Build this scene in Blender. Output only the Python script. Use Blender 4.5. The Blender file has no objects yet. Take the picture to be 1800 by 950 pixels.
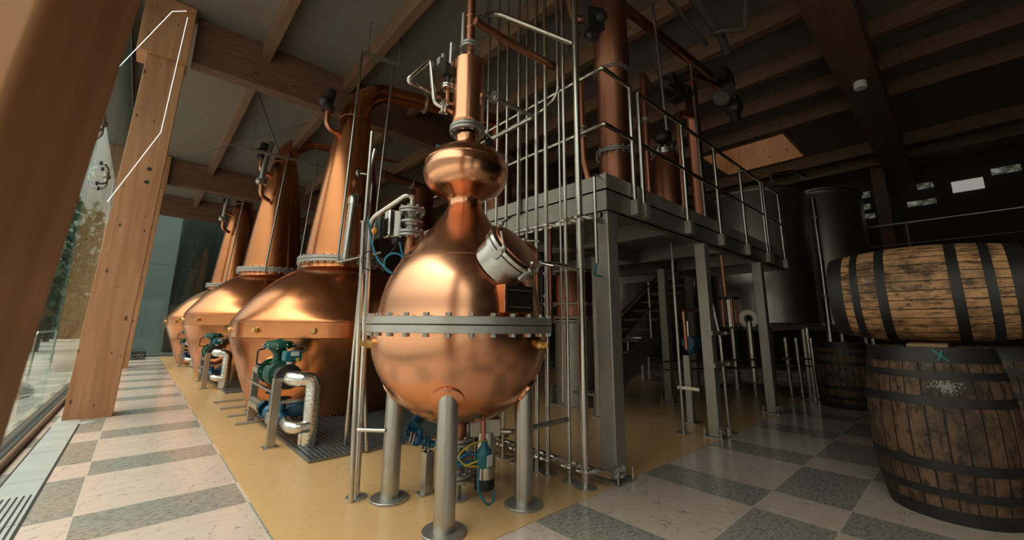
import bpy, bmesh, math, random
from mathutils import Vector, Matrix, Quaternion
random.seed(7)
SC = bpy.context.scene
COL = SC.collection
PI = math.pi
V = Vector

# ------------------------------------------------------------------ node helpers
class T:
    def __init__(s, name):
        s.m = bpy.data.materials.new(name); s.m.use_nodes = True
        s.t = s.m.node_tree; s.t.nodes.clear()
        s.out = s.t.nodes.new('ShaderNodeOutputMaterial')
    def n(s, typ, ins=None, **props):
        nd = s.t.nodes.new('ShaderNode' + typ)
        for k, v in props.items(): setattr(nd, k, v)
        for k, v in (ins or {}).items():
            sock = nd.inputs[k]
            if isinstance(v, bpy.types.NodeSocket): s.t.links.new(v, sock)
            else: sock.default_value = v
        return nd
    def math(s, op, a, b=0.0, clamp=False):
        return s.n('Math', {0: a, 1: b}, operation=op, use_clamp=clamp).outputs[0]
    def mix(s, f, a, b, mode='MIX'):
        nd = s.t.nodes.new('ShaderNodeMix'); nd.data_type = 'RGBA'; nd.blend_type = mode
        for sock, v in ((nd.inputs[0], f), (nd.inputs[6], a), (nd.inputs[7], b)):
            if isinstance(v, bpy.types.NodeSocket): s.t.links.new(v, sock)
            else: sock.default_value = v if not isinstance(v, tuple) else (*v[:3], 1)
        return nd.outputs[2]
    def ramp(s, f, stops, interp='LINEAR'):
        nd = s.t.nodes.new('ShaderNodeValToRGB'); nd.color_ramp.interpolation = interp
        e = nd.color_ramp.elements
        while len(e) < len(stops): e.new(0.5)
        for el, (p, c) in zip(e, stops):
            el.position = p; el.color = (c, c, c, 1) if isinstance(c, (int, float)) else (*c, 1)
        s.t.links.new(f, nd.inputs[0]); return nd.outputs[0]
    def noise(s, vec, scale=5, detail=4, rough=.55, dist=0):
        return s.n('TexNoise', {'Vector': vec, 'Scale': scale, 'Detail': detail, 'Roughness': rough, 'Distortion': dist}).outputs[0]
    def coord(s, which='Object'):
        return s.n('TexCoord').outputs[which]
    def scl(s, vec, sc):
        return s.n('Mapping', {'Vector': vec, 'Scale': sc}).outputs[0]
    def bump(s, h, strength=.2, dist=.01):
        return s.n('Bump', {'Height': h, 'Strength': strength, 'Distance': dist}).outputs[0]
    def pbr(s, color, rough=.5, metal=0., normal=None, **k):
        ins = {'Base Color': color if isinstance(color, bpy.types.NodeSocket) else (*color[:3], 1), 'Roughness': rough, 'Metallic': metal}
        if normal is not None: ins['Normal'] = normal
        ins.update(k)
        b = s.n('BsdfPrincipled', ins)
        s.t.links.new(b.outputs[0], s.out.inputs[0]); return s.m

def plain(name, c, rough=.5, metal=0., nsc=0, amt=.25, bump=0):
    t = T(name); co = t.coord()
    if nsc:
        f = t.noise(co, nsc, 5)
        col = t.mix(f, tuple(x * (1 - amt) for x in c), tuple(min(1, x * (1 + amt)) for x in c))
        r = t.math('ADD', t.math('MULTIPLY', t.noise(co, nsc * .6, 3), .25), rough - .12)
        if metal > .3: r = t.math('MAXIMUM', r, .30)
        nrm = t.bump(f, bump, .005) if bump else None
        return t.pbr(col, r, metal, nrm)
    return t.pbr(c, rough, metal)

def copper(name, a, b, rough=.27, dirt=.4):
    t = T(name); co = t.coord()
    f1 = t.noise(co, 1.3, 3); f2 = t.noise(t.scl(co, (3, 3, 1.4)), 1.3, 2, .5); f3 = t.noise(co, 9, 4)
    base = t.mix(t.ramp(f1, [(.3, 0.), (.7, 1.)]), a, b)
    base = t.mix(t.math('MULTIPLY', t.ramp(f2, [(.25, 1.), (.70, 0.)]), dirt), base, tuple(x * .72 for x in a))
    r = t.math('ADD', t.math('MULTIPLY', f2, .10), t.math('ADD', t.math('MULTIPLY', f3, .05), rough - .08))
    r = t.math('MINIMUM', r, .262) if rough < .28 else t.math('MAXIMUM', r, .29)
    return t.pbr(base, r, 1., t.bump(t.noise(co, 2.2, 1), .04, .02))

def steel(name, c, rough=.3, sc=(30, 30, 1), amt=.2):
    t = T(name); co = t.coord()
    f = t.noise(t.scl(co, sc), 3, 4); g = t.noise(co, 4, 4)
    col = t.mix(f, tuple(x * (1 - amt) for x in c), tuple(min(1, x * (1 + amt)) for x in c))
    col = t.mix(t.ramp(g, [(.5, 0.), (.85, .3)]), col, tuple(x * .6 for x in c))
    r = t.math('ADD', t.math('MULTIPLY', f, .15), t.math('ADD', t.math('MULTIPLY', g, .12), rough - .13))
    r = t.math('MINIMUM', r, .262) if rough < .28 else t.math('MAXIMUM', r, .29)
    return t.pbr(col, r, 1.)

def wood(name, axis, light, dark, rough=.55, knots=1.):
    t = T(name); co = t.coord()
    s = [9., 9., 9.]; s[axis] = .55
    ks = [3.2, 3.2, 3.2]; ks[axis] = 1.4; ks[0 if axis == 1 else 1] = .04
    lam = t.noise(t.scl(co, s), 1.6, 3, .5, .4)
    fine = t.noise(t.scl(co, [x * 6 for x in s]), 2, 3)
    big = t.noise(co, .8, 2)
    c = t.mix(t.ramp(lam, [(.32, 0.), (.68, 1.)]), light, dark)
    c = t.mix(t.math('MULTIPLY', fine, .35), c, tuple(x * .6 for x in dark))
    c = t.mix(t.math('MULTIPLY', t.ramp(big, [(.45, 0.), (.75, 1.)]), .4), c, tuple(x * .75 for x in dark))
    sep = t.n('SeparateXYZ', {0: co}).outputs
    across = (sep[2], t.math('ADD', sep[0], sep[2]), t.math('ADD', sep[0], t.math('MULTIPLY', sep[1], .7)))[axis]
    kv = t.n('CombineXYZ', {0: t.math('MULTIPLY', across, 4.2), 1: t.math('MULTIPLY', sep[axis], 1.9)}).outputs[0]
    vo = t.n('TexVoronoi', {'Vector': kv, 'Scale': 1.6, 'Randomness': 1.}, voronoi_dimensions='2D')
    pick = t.math('GREATER_THAN', t.n('SeparateColor', {0: vo.outputs['Color']}).outputs[0], .40)
    d = t.math('ADD', vo.outputs['Distance'], t.math('MULTIPLY', t.math('SUBTRACT', t.noise(co, 30, 2), .5), .05))
    cc = t.n('SeparateColor', {0: vo.outputs['Color']}).outputs
    d = t.math('DIVIDE', d, t.math('ADD', .35, t.math('MULTIPLY', t.math('MULTIPLY', cc[1], cc[1]), 1.5)))
    k = t.math('MULTIPLY', t.ramp(d, [(.05, 1.), (.10, 0.)]), t.math('MULTIPLY', pick, .85 * knots))
    c = t.mix(k, c, (.035, .018, .008))
    return t.pbr(c, rough, 0., t.bump(fine, .06, .003))

M = {}
M['copper'] = copper('polished_copper', (.70, .325, .185), (.76, .375, .215), .23, .14)
M['copper_still'] = copper('still_copper', (.66, .245, .10), (.72, .295, .125), .24, .16)
M['copper_column'] = copper('column_copper', (.40, .165, .10), (.48, .21, .13), .40, .3)
M['copper_pipe'] = copper('pipe_copper', (.50, .21, .125), (.58, .26, .155), .36, .35)
M['steel'] = steel('stainless_steel', (.58, .545, .49), .20, (1.2, 1.2, .8), .06)
M['steel_leg'] = steel('brushed_steel', (.50, .48, .445), .33, (40, 40, 3))
M['steel_bright'] = steel('bright_steel', (.70, .67, .62), .22)
M['tank'] = steel('tank_steel', (.52, .48, .43), .36, (2, 2, .6), .12)
M['galv'] = plain('galvanised_steel', (.43, .395, .345), .5, .8, 5, .22, .03)
M['galv_dark'] = plain('dark_galvanised_steel', (.23, .21, .185), .55, .7, 5, .25, .03)
M['cast'] = plain('flange_metal', (.42, .405, .38), .42, .85, 12, .25, .05)
M['ring'] = plain('ring_flange_metal', (.50, .485, .46), .38, .75, 6, .18, .02)
M['black'] = plain('black_plastic', (.016, .016, .017), .45)
M['rubber'] = plain('black_rubber', (.02, .022, .022), .6)
M['blue'] = plain('blue_paint', (.012, .10, .20), .35, 0, 8, .3)
M['teal'] = plain('teal_paint', (.01, .14, .19), .35, 0, 8, .3)
M['green'] = plain('green_paint', (.008, .085, .055), .35, 0, 8, .3)
M['tube_blue'] = plain('blue_tubing', (.01, .17, .28), .35)
M['yellow'] = plain('yellow_cable', (.65, .48, .03), .45)
M['orange'] = plain('orange_plastic', (.7, .3, .05), .45)
M['white'] = plain('white_label', (.75, .75, .70), .5)
M['brass'] = plain('brass', (.62, .40, .16), .35, 1., 10, .2)
M['plate'] = plain('nameplate_black', (.018, .016, .014), .4, .3)
M['engrave'] = plain('engraved_letters', (.20, .15, .10), .5, .3)
M['pit'] = plain('dark_tray', (.03, .03, .03), .7)
M['grate'] = plain('grating_steel', (.32, .34, .34), .4, .85, 9, .2)
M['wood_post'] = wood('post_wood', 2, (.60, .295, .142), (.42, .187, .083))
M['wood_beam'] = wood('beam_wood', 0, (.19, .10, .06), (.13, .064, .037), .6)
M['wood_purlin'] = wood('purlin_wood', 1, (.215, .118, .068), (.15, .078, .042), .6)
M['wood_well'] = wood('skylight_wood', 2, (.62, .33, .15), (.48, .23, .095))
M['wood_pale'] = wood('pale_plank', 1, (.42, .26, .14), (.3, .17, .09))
M['hoop'] = plain('barrel_hoop_iron', (.045, .043, .042), .5, .6, 7, .5, .08)
M['chalk'] = plain('turquoise_chalk', (.06, .45, .42), .8)
M['white_chalk'] = plain('white_paint_smear', (.30, .285, .26), .8)
M['edge_glow'] = None

# foil cladding
t = T('foil_cladding'); co = t.coord()
vo = t.n('TexVoronoi', {'Vector': co, 'Scale': 38.}).outputs['Distance']
nb = t.noise(co, 26, 4)
M['foil'] = t.pbr(t.mix(nb, (.62, .59, .54), (.88, .86, .82)), .2, 1., t.bump(t.math('ADD', vo, nb), .22, .008))

# barrel staves: UV.x = turn, UV.y = along
def stave(name, light, dark, nst, scorch):
    t = T(name); uv = t.coord('UV'); sx = t.n('SeparateXYZ', {0: uv})
    u = t.math('MULTIPLY', sx.outputs[0], float(nst)); cell = t.math('FLOOR', u); fr = t.math('FRACT', u)
    wn = t.n('TexWhiteNoise', {'W': cell}, noise_dimensions='1D').outputs[0]
    edge = t.math('MINIMUM', fr, t.math('SUBTRACT', 1., fr))
    gap = t.ramp(edge, [(.02, 1.), (.075, .0)])
    co = t.n('CombineXYZ', {0: t.math('MULTIPLY', sx.outputs[0], 60.), 1: t.math('MULTIPLY', sx.outputs[1], 3.), 2: wn})
    g = t.noise(co.outputs[0], 2.2, 6, .65, .3)
    ob = t.coord()
    b1 = t.noise(ob, 4.5, 6, .65); b2 = t.noise(t.n('CombineXYZ', {0: t.math('MULTIPLY', sx.outputs[0], 55.), 1: t.math('MULTIPLY', sx.outputs[1], 9.), 2: t.math('MULTIPLY', cell, 3.7)}).outputs[0], 1., 6, .72)
    c = t.mix(wn, light, tuple((x + y) / 2 for x, y in zip(light, dark)))
    c = t.mix(t.ramp(g, [(.35, 0.), (.75, .75)]), c, dark)
    c = t.mix(t.math('MULTIPLY', t.ramp(b1, [(.46, 0.), (.62, 1.)]), scorch), c, (.022, .014, .009))
    c = t.mix(t.math('MULTIPLY', t.ramp(b2, [(.52, 0.), (.60, 1.)]), scorch), c, (.016, .01, .007))
    c = t.mix(gap, c, (.008, .005, .004))
    h = t.math('SUBTRACT', t.math('MULTIPLY', g, .3), gap)
    return t.pbr(c, .62, 0., t.bump(h, .5, .006))
M['stave'] = stave('pale_staves', (.80, .43, .20), (.42, .205, .09), 34, .75)
M['stave_old'] = stave('weathered_staves', (.22, .12, .062), (.075, .04, .023), 27, .8)
M['barrel_head'] = wood('barrel_head_wood', 0, (.12, .07, .04), (.06, .035, .02), .7, .3)

# stone floor: two widths of tile each way, light and dark swapped
t = T('stone_tiles'); ps = t.n('NewGeometry').outputs['Position']; sp = t.n('SeparateXYZ', {0: ps})
def band(c, start, period, narrow):
    q = t.math('FRACT', t.math('DIVIDE', t.math('SUBTRACT', c, start - 100 * period), period))
    q = t.math('MULTIPLY', q, period)
    isn = t.math('LESS_THAN', q, narrow)
    j = t.math('MINIMUM', t.math('MINIMUM', q, t.math('SUBTRACT', period, q)), t.math('ABSOLUTE', t.math('SUBTRACT', q, narrow)))
    return isn, t.math('LESS_THAN', j, .0035)
nx, jx = band(sp.outputs[0], .72, 1.29, .425)
ny, jy = band(sp.outputs[1], .68, 1.40, .47)
dk = t.math('ABSOLUTE', t.math('SUBTRACT', nx, ny))
st = t.noise(t.scl(ps, (1.2, 4, 1)), 2.2, 6, .62, .3); st2 = t.noise(t.scl(ps, (3, 7, 1)), 7, 5, .7)
bl = t.noise(ps, 1.1, 4)
light = t.mix(st, (.58, .43, .36), (.66, .535, .46))
light = t.mix(t.ramp(st2, [(.55, 0.), (.72, .45)]), light, (.36, .29, .23))
dark = t.mix(t.ramp(bl, [(.35, 0.), (.65, 1.)]), (.305, .298, .268), (.39, .32, .262))
dark = t.mix(t.ramp(st2, [(.48, 0.), (.62, .75)]), dark, (.13, .13, .115))
c = t.mix(dk, light, dark)
ver = t.noise(ps, 9, 3, .5, 1.5); vl = t.ramp(t.math('ABSOLUTE', t.math('SUBTRACT', ver, .62)), [(.004, 1.), (.011, 0.)])
c = t.mix(t.math('MULTIPLY', vl, .7), c, (.09, .075, .06))
jt = t.math('MAXIMUM', jx, jy)
c = t.mix(t.math('MULTIPLY', jt, .55), c, (.68, .62, .54))
M['floor'] = t.pbr(c, t.math('ADD', t.math('MULTIPLY', st, .16), .10), 0., t.bump(st2, .04, .003))
t = T('yellow_epoxy'); ps = t.n('NewGeometry').outputs['Position']
f = t.noise(ps, 1.6, 5); g = t.noise(ps, 60, 3); h = t.noise(ps, 7, 5, .7)
c = t.mix(f, (.62, .355, .155), (.73, .455, .22)); c = t.mix(t.math('MULTIPLY', g, .3), c, (.40, .25, .11))
c = t.mix(t.ramp(h, [(.6, 0.), (.75, .5)]), c, (.30, .19, .09))
M['epoxy'] = t.pbr(c, t.math('ADD', t.math('MULTIPLY', h, .2), .2), 0., t.bump(g, .1, .002))
# ceiling boards
t = T('ceiling_board'); ps = t.n('NewGeometry').outputs['Position']; sp = t.n('SeparateXYZ', {0: ps})
q = t.math('FRACT', t.math('DIVIDE', t.math('ADD', sp.outputs[1], 50.), 1.2))
ln = t.math('LESS_THAN', q, .008)
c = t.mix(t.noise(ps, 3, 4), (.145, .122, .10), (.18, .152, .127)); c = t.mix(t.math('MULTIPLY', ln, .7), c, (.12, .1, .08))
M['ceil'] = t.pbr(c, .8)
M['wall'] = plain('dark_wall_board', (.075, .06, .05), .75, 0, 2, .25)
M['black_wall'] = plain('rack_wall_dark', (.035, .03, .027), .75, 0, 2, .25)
# dark teal glazed end wall
t = T('teal_wall_panel'); co = t.coord()
M['teal_wall'] = t.pbr(t.mix(t.noise(t.scl(co, (.8, 1, .2)), 1.2, 3), (.06, .105, .10), (.12, .18, .17)), .16, .0, t.bump(t.noise(t.scl(co, (.7, 1, .3)), 1., 2), .03, .05), **{'Specular IOR Level': 1.0})
t = T('teal_glass')
fr = t.math('ADD', 0.05, t.math('MULTIPLY', t.math('POWER', t.n('LayerWeight', {'Blend': .5}).outputs['Facing'], 5), 0.95))
tr = t.n('BsdfTransparent', {0: (.38, .46, .43, 1)}).outputs[0]; gl = t.n('BsdfGlossy', {0: (.8, .95, .93, 1), 1: 0.03}).outputs[0]
mx = t.n('MixShader', {0: fr, 1: tr, 2: gl}); t.t.links.new(mx.outputs[0], t.out.inputs[0]); M['teal_glass'] = t.m
M['silo_steel'] = plain('silo_paint', (.05, .055, .055), .35, .6, 2, .2)
# facade glass
t = T('facade_glass')
fr = t.math('ADD', 0.03, t.math('MULTIPLY', t.math('POWER', t.n('LayerWeight', {'Blend': .5}).outputs['Facing'], 8), 0.97))
tr = t.n('BsdfTransparent', {0: (.87, .93, .91, 1)}).outputs[0]; gl = t.n('BsdfGlossy', {0: (.85, .95, .93, 1), 1: 0.0}).outputs[0]
mx = t.n('MixShader', {0: fr, 1: tr, 2: gl}); t.t.links.new(mx.outputs[0], t.out.inputs[0]); M['glass'] = t.m
t = T('sky_pane'); tr = t.n('BsdfTransparent', {0: (.40, .40, .38, 1)}).outputs[0]; gl = t.n('BsdfGlossy', {1: 0.1}).outputs[0]
mx = t.n('MixShader', {0: .08, 1: tr, 2: gl}); t.t.links.new(mx.outputs[0], t.out.inputs[0]); M['sky_pane'] = t.m
t = T('glass_fin'); fr = t.math('ADD', 0.01, t.math('MULTIPLY', t.math('POWER', t.n('LayerWeight', {'Blend': .5}).outputs['Facing'], 9), 0.99))
tr = t.n('BsdfTransparent', {0: (.97, .985, .98, 1)}).outputs[0]; gl = t.n('BsdfGlossy', {1: 0.0}).outputs[0]
mx = t.n('MixShader', {0: fr, 1: tr, 2: gl}); t.t.links.new(mx.outputs[0], t.out.inputs[0]); M['fin'] = t.m
def emit(name, c, s):
    t = T(name); e = t.n('Emission', {0: (*c, 1), 1: s}); t.t.links.new(e.outputs[0], t.out.inputs[0]); return t.m
M['edge_glow'] = emit('glowing_glass_edge', (.95, 1., .97), 2.2)  # emission stands in for daylight shining out of the fin edges, no lamp
t = T('daylit_window'); co = t.coord(); f = t.noise(co, 5, 4, .7)
e = t.n('Emission', {0: t.ramp(f, [(.4, (.02, .025, .015)), (.5, (.10, .11, .07)), (.6, (.30, .30, .26))]), 1: .55}); t.t.links.new(e.outputs[0], t.out.inputs[0]); M['daylit'] = t.m
M['daywhite'] = emit('daylit_white', (.40, .385, .34), .7)
M['leaf'] = plain('leaves', (.035, .07, .025), .6, 0, 6, .5)
M['bark'] = plain('bark', (.06, .045, .03), .8, 0, 9, .4)
M['paving'] = plain('outdoor_paving', (.27, .25, .225), .7, 0, 1.5, .15)
M['frame_alu'] = plain('dark_frame', (.06, .06, .058), .45, .5)
M['drain'] = plain('drain_cover_steel', (.50, .51, .49), .38, .35, 6, .12)

# ------------------------------------------------------------------ geometry helpers
def frame(d):
    d = V(d).normalized(); up = V((0, 0, 1)) if abs(d.z) < .95 else V((1, 0, 0))
    x = up.cross(d).normalized(); return x, d.cross(x), d
def catmull(pts, n=5):
    out = []
    P = [V((*p, 0)) if len(p) == 2 else V(p) for p in pts]
    for i in range(len(P) - 1):
        p0, p1, p2, p3 = P[max(i - 1, 0)], P[i], P[i + 1], P[min(i + 2, len(P) - 1)]
        for k in range(n):
            s = k / n
            out.append(.5 * ((2 * p1) + (p2 - p0) * s + (2 * p0 - 5 * p1 + 4 * p2 - p3) * s * s + (3 * p1 - p0 - 3 * p2 + p3) * s ** 3))
    out.append(P[-1]); return out
def fillet(pts, b, n=7):
    pts = [V(p) for p in pts]
    if len(pts) < 3 or b <= 0: return pts
    out = [pts[0]]
    for i in range(1, len(pts) - 1):
        p, a, c = pts[i], pts[i - 1], pts[i + 1]
        r = min(b, (a - p).length * .48, (c - p).length * .48)
        s = p + (a - p).normalized() * r; e = p + (c - p).normalized() * r
        for k in range(n + 1):
            u = k / n; out.append(s * (1 - u) ** 2 + p * 2 * u * (1 - u) + e * u * u)
    out.append(pts[-1]); return out

class B:
    def __init__(s): s.bm = bmesh.new(); s.uv = s.bm.loops.layers.uv.new('UVMap')
    def box(s, lo, hi):
        lo, hi = V(lo), V(hi)
        v = [s.bm.verts.new((x, y, z)) for x in (lo.x, hi.x) for y in (lo.y, hi.y) for z in (lo.z, hi.z)]
        for f in ((0, 1, 3, 2), (4, 6, 7, 5), (0, 4, 5, 1), (2, 3, 7, 6), (0, 2, 6, 4), (1, 5, 7, 3)):
            s.bm.faces.new([v[i] for i in f])
        return s
    def obox(s, c, x, y, z):   # oriented box from centre and three half-axis vectors
        c, x, y, z = V(c), V(x), V(y), V(z)
        v = [s.bm.verts.new(c + x * a + y * b + z * d) for a in (-1, 1) for b in (-1, 1) for d in (-1, 1)]
        for f in ((0, 1, 3, 2), (4, 6, 7, 5), (0, 4, 5, 1), (2, 3, 7, 6), (0, 2, 6, 4), (1, 5, 7, 3)):
            s.bm.faces.new([v[i] for i in f])
        return s
    def bar(s, a, b, w, h):    # rectangular bar between two points, w horizontal, h upright
        a, b = V(a), V(b); d = (b - a); x, y, z = frame(d)
        return s.obox((a + b) / 2, x * w / 2, y * h / 2, d / 2)
    def prism(s, pts, off):    # polygon swept by a vector
        off = V(off); A = [s.bm.verts.new(V(p)) for p in pts]; C = [s.bm.verts.new(V(p) + off) for p in pts]
        n = len(A); s.bm.faces.new(A); s.bm.faces.new(C[::-1])
        for i in range(n): s.bm.faces.new([A[i], C[i], C[(i + 1) % n], A[(i + 1) % n]])
        return s
    def sweep(s, pts, r, seg=14, caps=True):
        pts = [V(p) for p in pts]; n = len(pts); rr = r if isinstance(r, (list, tuple)) else [r] * n
        tang = [(pts[min(i + 1, n - 1)] - pts[max(i - 1, 0)]).normalized() for i in range(n)]
        x, y, _ = frame(tang[0]); rings = []
        for i in range(n):
            if i: q = tang[i - 1].rotation_difference(tang[i]); x = q @ x; y = q @ y
            rings.append([s.bm.verts.new(pts[i] + (x * math.cos(2 * PI * k / seg) + y * math.sin(2 * PI * k / seg)) * rr[i]) for k in range(seg)])
        for i in range(n - 1):
            for k in range(seg):
                s.bm.faces.new([rings[i][k], rings[i][(k + 1) % seg], rings[i + 1][(k + 1) % seg], rings[i + 1][k]])
        if caps: s.bm.faces.new(rings[0][::-1]); s.bm.faces.new(rings[-1])
        return s
    def tube(s, pts, r, bend=.06, seg=14): return s.sweep(fillet(pts, bend), r, seg)
    def cyl(s, a, b, r, seg=20, r2=None): return s.sweep([a, b], [r, r if r2 is None else r2], seg)
    def lathe(s, prof, c=(0, 0, 0), seg=64, axis=(0, 0, 1)):
        # prof: (radius, height) pairs, spun about axis through c
        x, y, z = (V((1, 0, 0)), V((0, 1, 0)), V((0, 0, 1))) if tuple(axis) == (0, 0, 1) else frame(axis)
        c = V(c); rings = []
        L = [0]
        for i in range(1, len(prof)): L.append(L[-1] + math.hypot(prof[i][0] - prof[i - 1][0], prof[i][1] - prof[i - 1][1]))
        for r, h in ((p[0], p[1]) for p in prof):
            if r < 1e-5: rings.append([s.bm.verts.new(c + z * h)])
            else: rings.append([s.bm.verts.new(c + z * h + (x * math.cos(2 * PI * k / seg) + y * math.sin(2 * PI * k / seg)) * r) for k in range(seg)])
        for i in range(len(rings) - 1):
            a, b = rings[i], rings[i + 1]
            for k in range(seg):
                k2 = (k + 1) % seg
                if len(a) == 1 and len(b) == 1: continue
                if len(a) == 1: f = s.bm.faces.new([a[0], b[k2], b[k]]); uv = [(k, L[i]), (k + 1, L[i + 1]), (k, L[i + 1])]
                elif len(b) == 1: f = s.bm.faces.new([a[k], a[k2], b[0]]); uv = [(k, L[i]), (k + 1, L[i]), (k, L[i + 1])]
                else: f = s.bm.faces.new([a[k], a[k2], b[k2], b[k]]); uv = [(k, L[i]), (k + 1, L[i]), (k + 1, L[i + 1]), (k, L[i + 1])]
                for lp, (uu, vv) in zip(f.loops, uv): lp[s.uv].uv = (uu / seg, vv)
        return s
    def disc(s, c, r, h, seg=40, axis=(0, 0, 1)):
        b = min(.003, h * .2)
        return s.lathe([(0, 0), (r - b, 0), (r, b), (r, h - b), (r - b, h), (0, h)], c, seg, axis)
    def ringdisc(s, c, r0, r, h, seg=64, axis=(0, 0, 1)):
        b = min(.003, h * .2)
        return s.lathe([(r0, 0), (r - b, 0), (r, b), (r, h - b), (r - b, h), (r0, h), (r0, 0)], c, seg, axis)
    def bolts(s, c, R, n, size, h0, h1, axis=(0, 0, 1), ph=0.):
        s.pend = getattr(s, 'pend', []) + [(V(c), R, n, size, h0, h1, tuple(axis), ph)]; return s
    def ball(s, c, r, sx=1, sy=1, sz=1, seg=20, rg=12):
        c = V(c); rings = []
        for i in range(rg + 1):
            a = PI * i / rg; q = math.sin(a) * r
            if i in (0, rg): rings.append([s.bm.verts.new(c + V((0, 0, math.cos(a) * r * sz)))])
            else: rings.append([s.bm.verts.new(c + V((q * math.cos(2 * PI * k / seg) * sx, q * math.sin(2 * PI * k / seg) * sy, math.cos(a) * r * sz))) for k in range(seg)])
        for i in range(rg):
            a, b = rings[i], rings[i + 1]
            for k in range(seg):
                k2 = (k + 1) % seg
                if len(a) == 1: s.bm.faces.new([a[0], b[k], b[k2]])
                elif len(b) == 1: s.bm.faces.new([a[k], b[0], a[k2]])
                else: s.bm.faces.new([a[k], b[k], b[k2], a[k2]])
        return s
    def build(s, name, mat, parent=None, bevel=0., angle=35):
        if isinstance(mat, str): mat = M[mat]
        bm = s.bm
        if not bm.verts:      # a bolt circle on its own: every bolt is a piece under the parent
            bm.free(); bolt_ring(s.pend, parent); return parent
        bmesh.ops.recalc_face_normals(bm, faces=bm.faces)
        vs = [v.co for v in bm.verts]
        if parent is None:
            lo = V((min(v.x for v in vs), min(v.y for v in vs), min(v.z for v in vs))); hi = V((max(v.x for v in vs), max(v.y for v in vs), max(v.z for v in vs)))
            org = V(((lo.x + hi.x) / 2, (lo.y + hi.y) / 2, lo.z))
        else:
            r = parent
            while r.parent: r = r.parent
            org = V(r['_o']) if '_o' in r else V(r.location)
        bmesh.ops.translate(bm, verts=bm.verts, vec=-org)
        me = bpy.data.meshes.new(name); bm.to_mesh(me); bm.free()
        me.materials.append(mat)
        me.shade_smooth(); me.set_sharp_from_angle(angle=math.radians(angle))
        o = bpy.data.objects.new(name, me); COL.objects.link(o)
        if parent is None: o.location = org; o['_o'] = tuple(org)
        else: o.parent = parent
        if bevel:
            md = o.modifiers.new('edge', 'BEVEL'); md.width = bevel; md.segments = 2; md.limit_method = 'ANGLE'
        bolt_ring(getattr(s, 'pend', []), o)
        return o

def bolt_ring(pend, parent):
    r = parent
    while r.parent: r = r.parent
    org = V(r['_o'])
    for c, R, n, size, h0, h1, axis, ph in pend:
        x, y, z = (V((1, 0, 0)), V((0, 1, 0)), V((0, 0, 1))) if axis == (0, 0, 1) else frame(axis)
        hh = size * 1.0; b = B()
        b.sweep([z * h0, z * (h0 + hh)], size, 6); b.sweep([z * (h0 + hh * .5), z * (h1 - hh * .5)], size * .55, 6); b.sweep([z * (h1 - hh), z * h1], size, 6)
        bmesh.ops.recalc_face_normals(b.bm, faces=b.bm.faces)
        me = bpy.data.meshes.new('bolt'); b.bm.to_mesh(me); b.bm.free(); me.materials.append(M['steel_leg'])
        for k in range(n):
            a = 2 * PI * k / n + ph
            o = bpy.data.objects.new('bolt', me); COL.objects.link(o); o.parent = parent
            o.location = c + (x * math.cos(a) + y * math.sin(a)) * R - org

def tag(o, label=None, cat=None, group=None, kind=None):
    if label: o['label'] = label
    if cat: o['category'] = cat
    if group: o['group'] = group
    if kind: o['kind'] = kind
    return o
def thing(name, loc, label, cat, group=None):
    o = bpy.data.objects.new(name, None); COL.objects.link(o); o.location = loc; o['_o'] = tuple(loc)
    o.empty_display_size = .1
    return tag(o, label, cat, group)
def struct(o, label=None): o['kind'] = 'structure'; (label and o.__setitem__('label', label)); return o
def kids(o): return [c for c in bpy.data.objects if c.parent == o]
def copy_tree(o, parent=None):
    c = o.copy(); COL.objects.link(c); c.parent = parent
    for ch in kids(o): copy_tree(ch, c)
    return c
def clone(o, shift, label, group=None, scale=None):
    c = copy_tree(o); c.location = V(o.location) + V(shift); c['label'] = label
    if group: c['group'] = group
    if scale: c.scale = (scale,) * 3
    return c
def pipe(name, label, cat, pts, r, mat='steel', bend=.06, group=None, flange=None, seg=14):
    """a run of pipe as one thing; flange = list of (point, axis, radius, thickness)"""
    if not flange:
        return tag(B().tube(pts, r, bend, seg).build(name, mat), label, cat, group)
    root = thing(name, pts[0], label, cat, group)
    B().tube(pts, r, bend, seg).build('tube', mat, root)
    for p, ax, fr, th in flange:
        f = B().disc(p, fr, th, 28, ax).build('floor_flange' if abs(V(ax).z) > .9 and p[2] < .05 else 'flange', 'cast', root)
    return root

# ================================================================== SETTING
G0 = -.76                       # inner face of the glass wall
YB, YF, XR, ZC = 20.6, -6.0, 17.0, 6.2
struct(B().box((-.95, YF, -.2), (XR, YB, 0)).build('floor', 'floor'), 'pale and dark polished stone tile floor')
e = B(); e.box((.735, 1.985, 0.0005), (9.0, 20.2, .004)); struct(e.build('floor_epoxy', 'epoxy'), 'yellow ochre resin floor under the stills')
# ceiling with a hole for the skylight
sx0, sx1, sy0, sy1 = 11.6, 13.7, 2.45, 4.6
c = B()
c.box((-1.3, YF, ZC), (sx0, YB, ZC + .2)); c.box((sx1, YF, ZC), (XR, YB, ZC + .2)); c.box((sx0, YF, ZC), (sx1, sy0, ZC + .2)); c.box((sx0, sy1, ZC), (sx1, YB, ZC + .2))
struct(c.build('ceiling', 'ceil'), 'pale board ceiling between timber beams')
w = B(); th = .05; z0, z1 = ZC - .04, ZC + 1.3
sx0 += th + .002; sx1 -= th + .002; sy0 += th + .002; sy1 -= th + .002
w.box((sx0 - th, sy0 - th, z0), (sx0, sy1 + th, z1)); w.box((sx1, sy0 - th, z0), (sx1 + th, sy1 + th, z1))
w.box((sx0, sy0 - th, z0), (sx1, sy0, z1)); w.box((sx0, sy1, z0), (sx1, sy1 + th, z1))
struct(w.build('trim_skylight', 'wood_well'), 'timber lined skylight well above the steel tank')
struct(B().box((sx0 - th, sy0 - th, z1), (sx1 + th, sy1 + th, z1 + .02)).build('window_skylight', 'sky_pane'))
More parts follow.
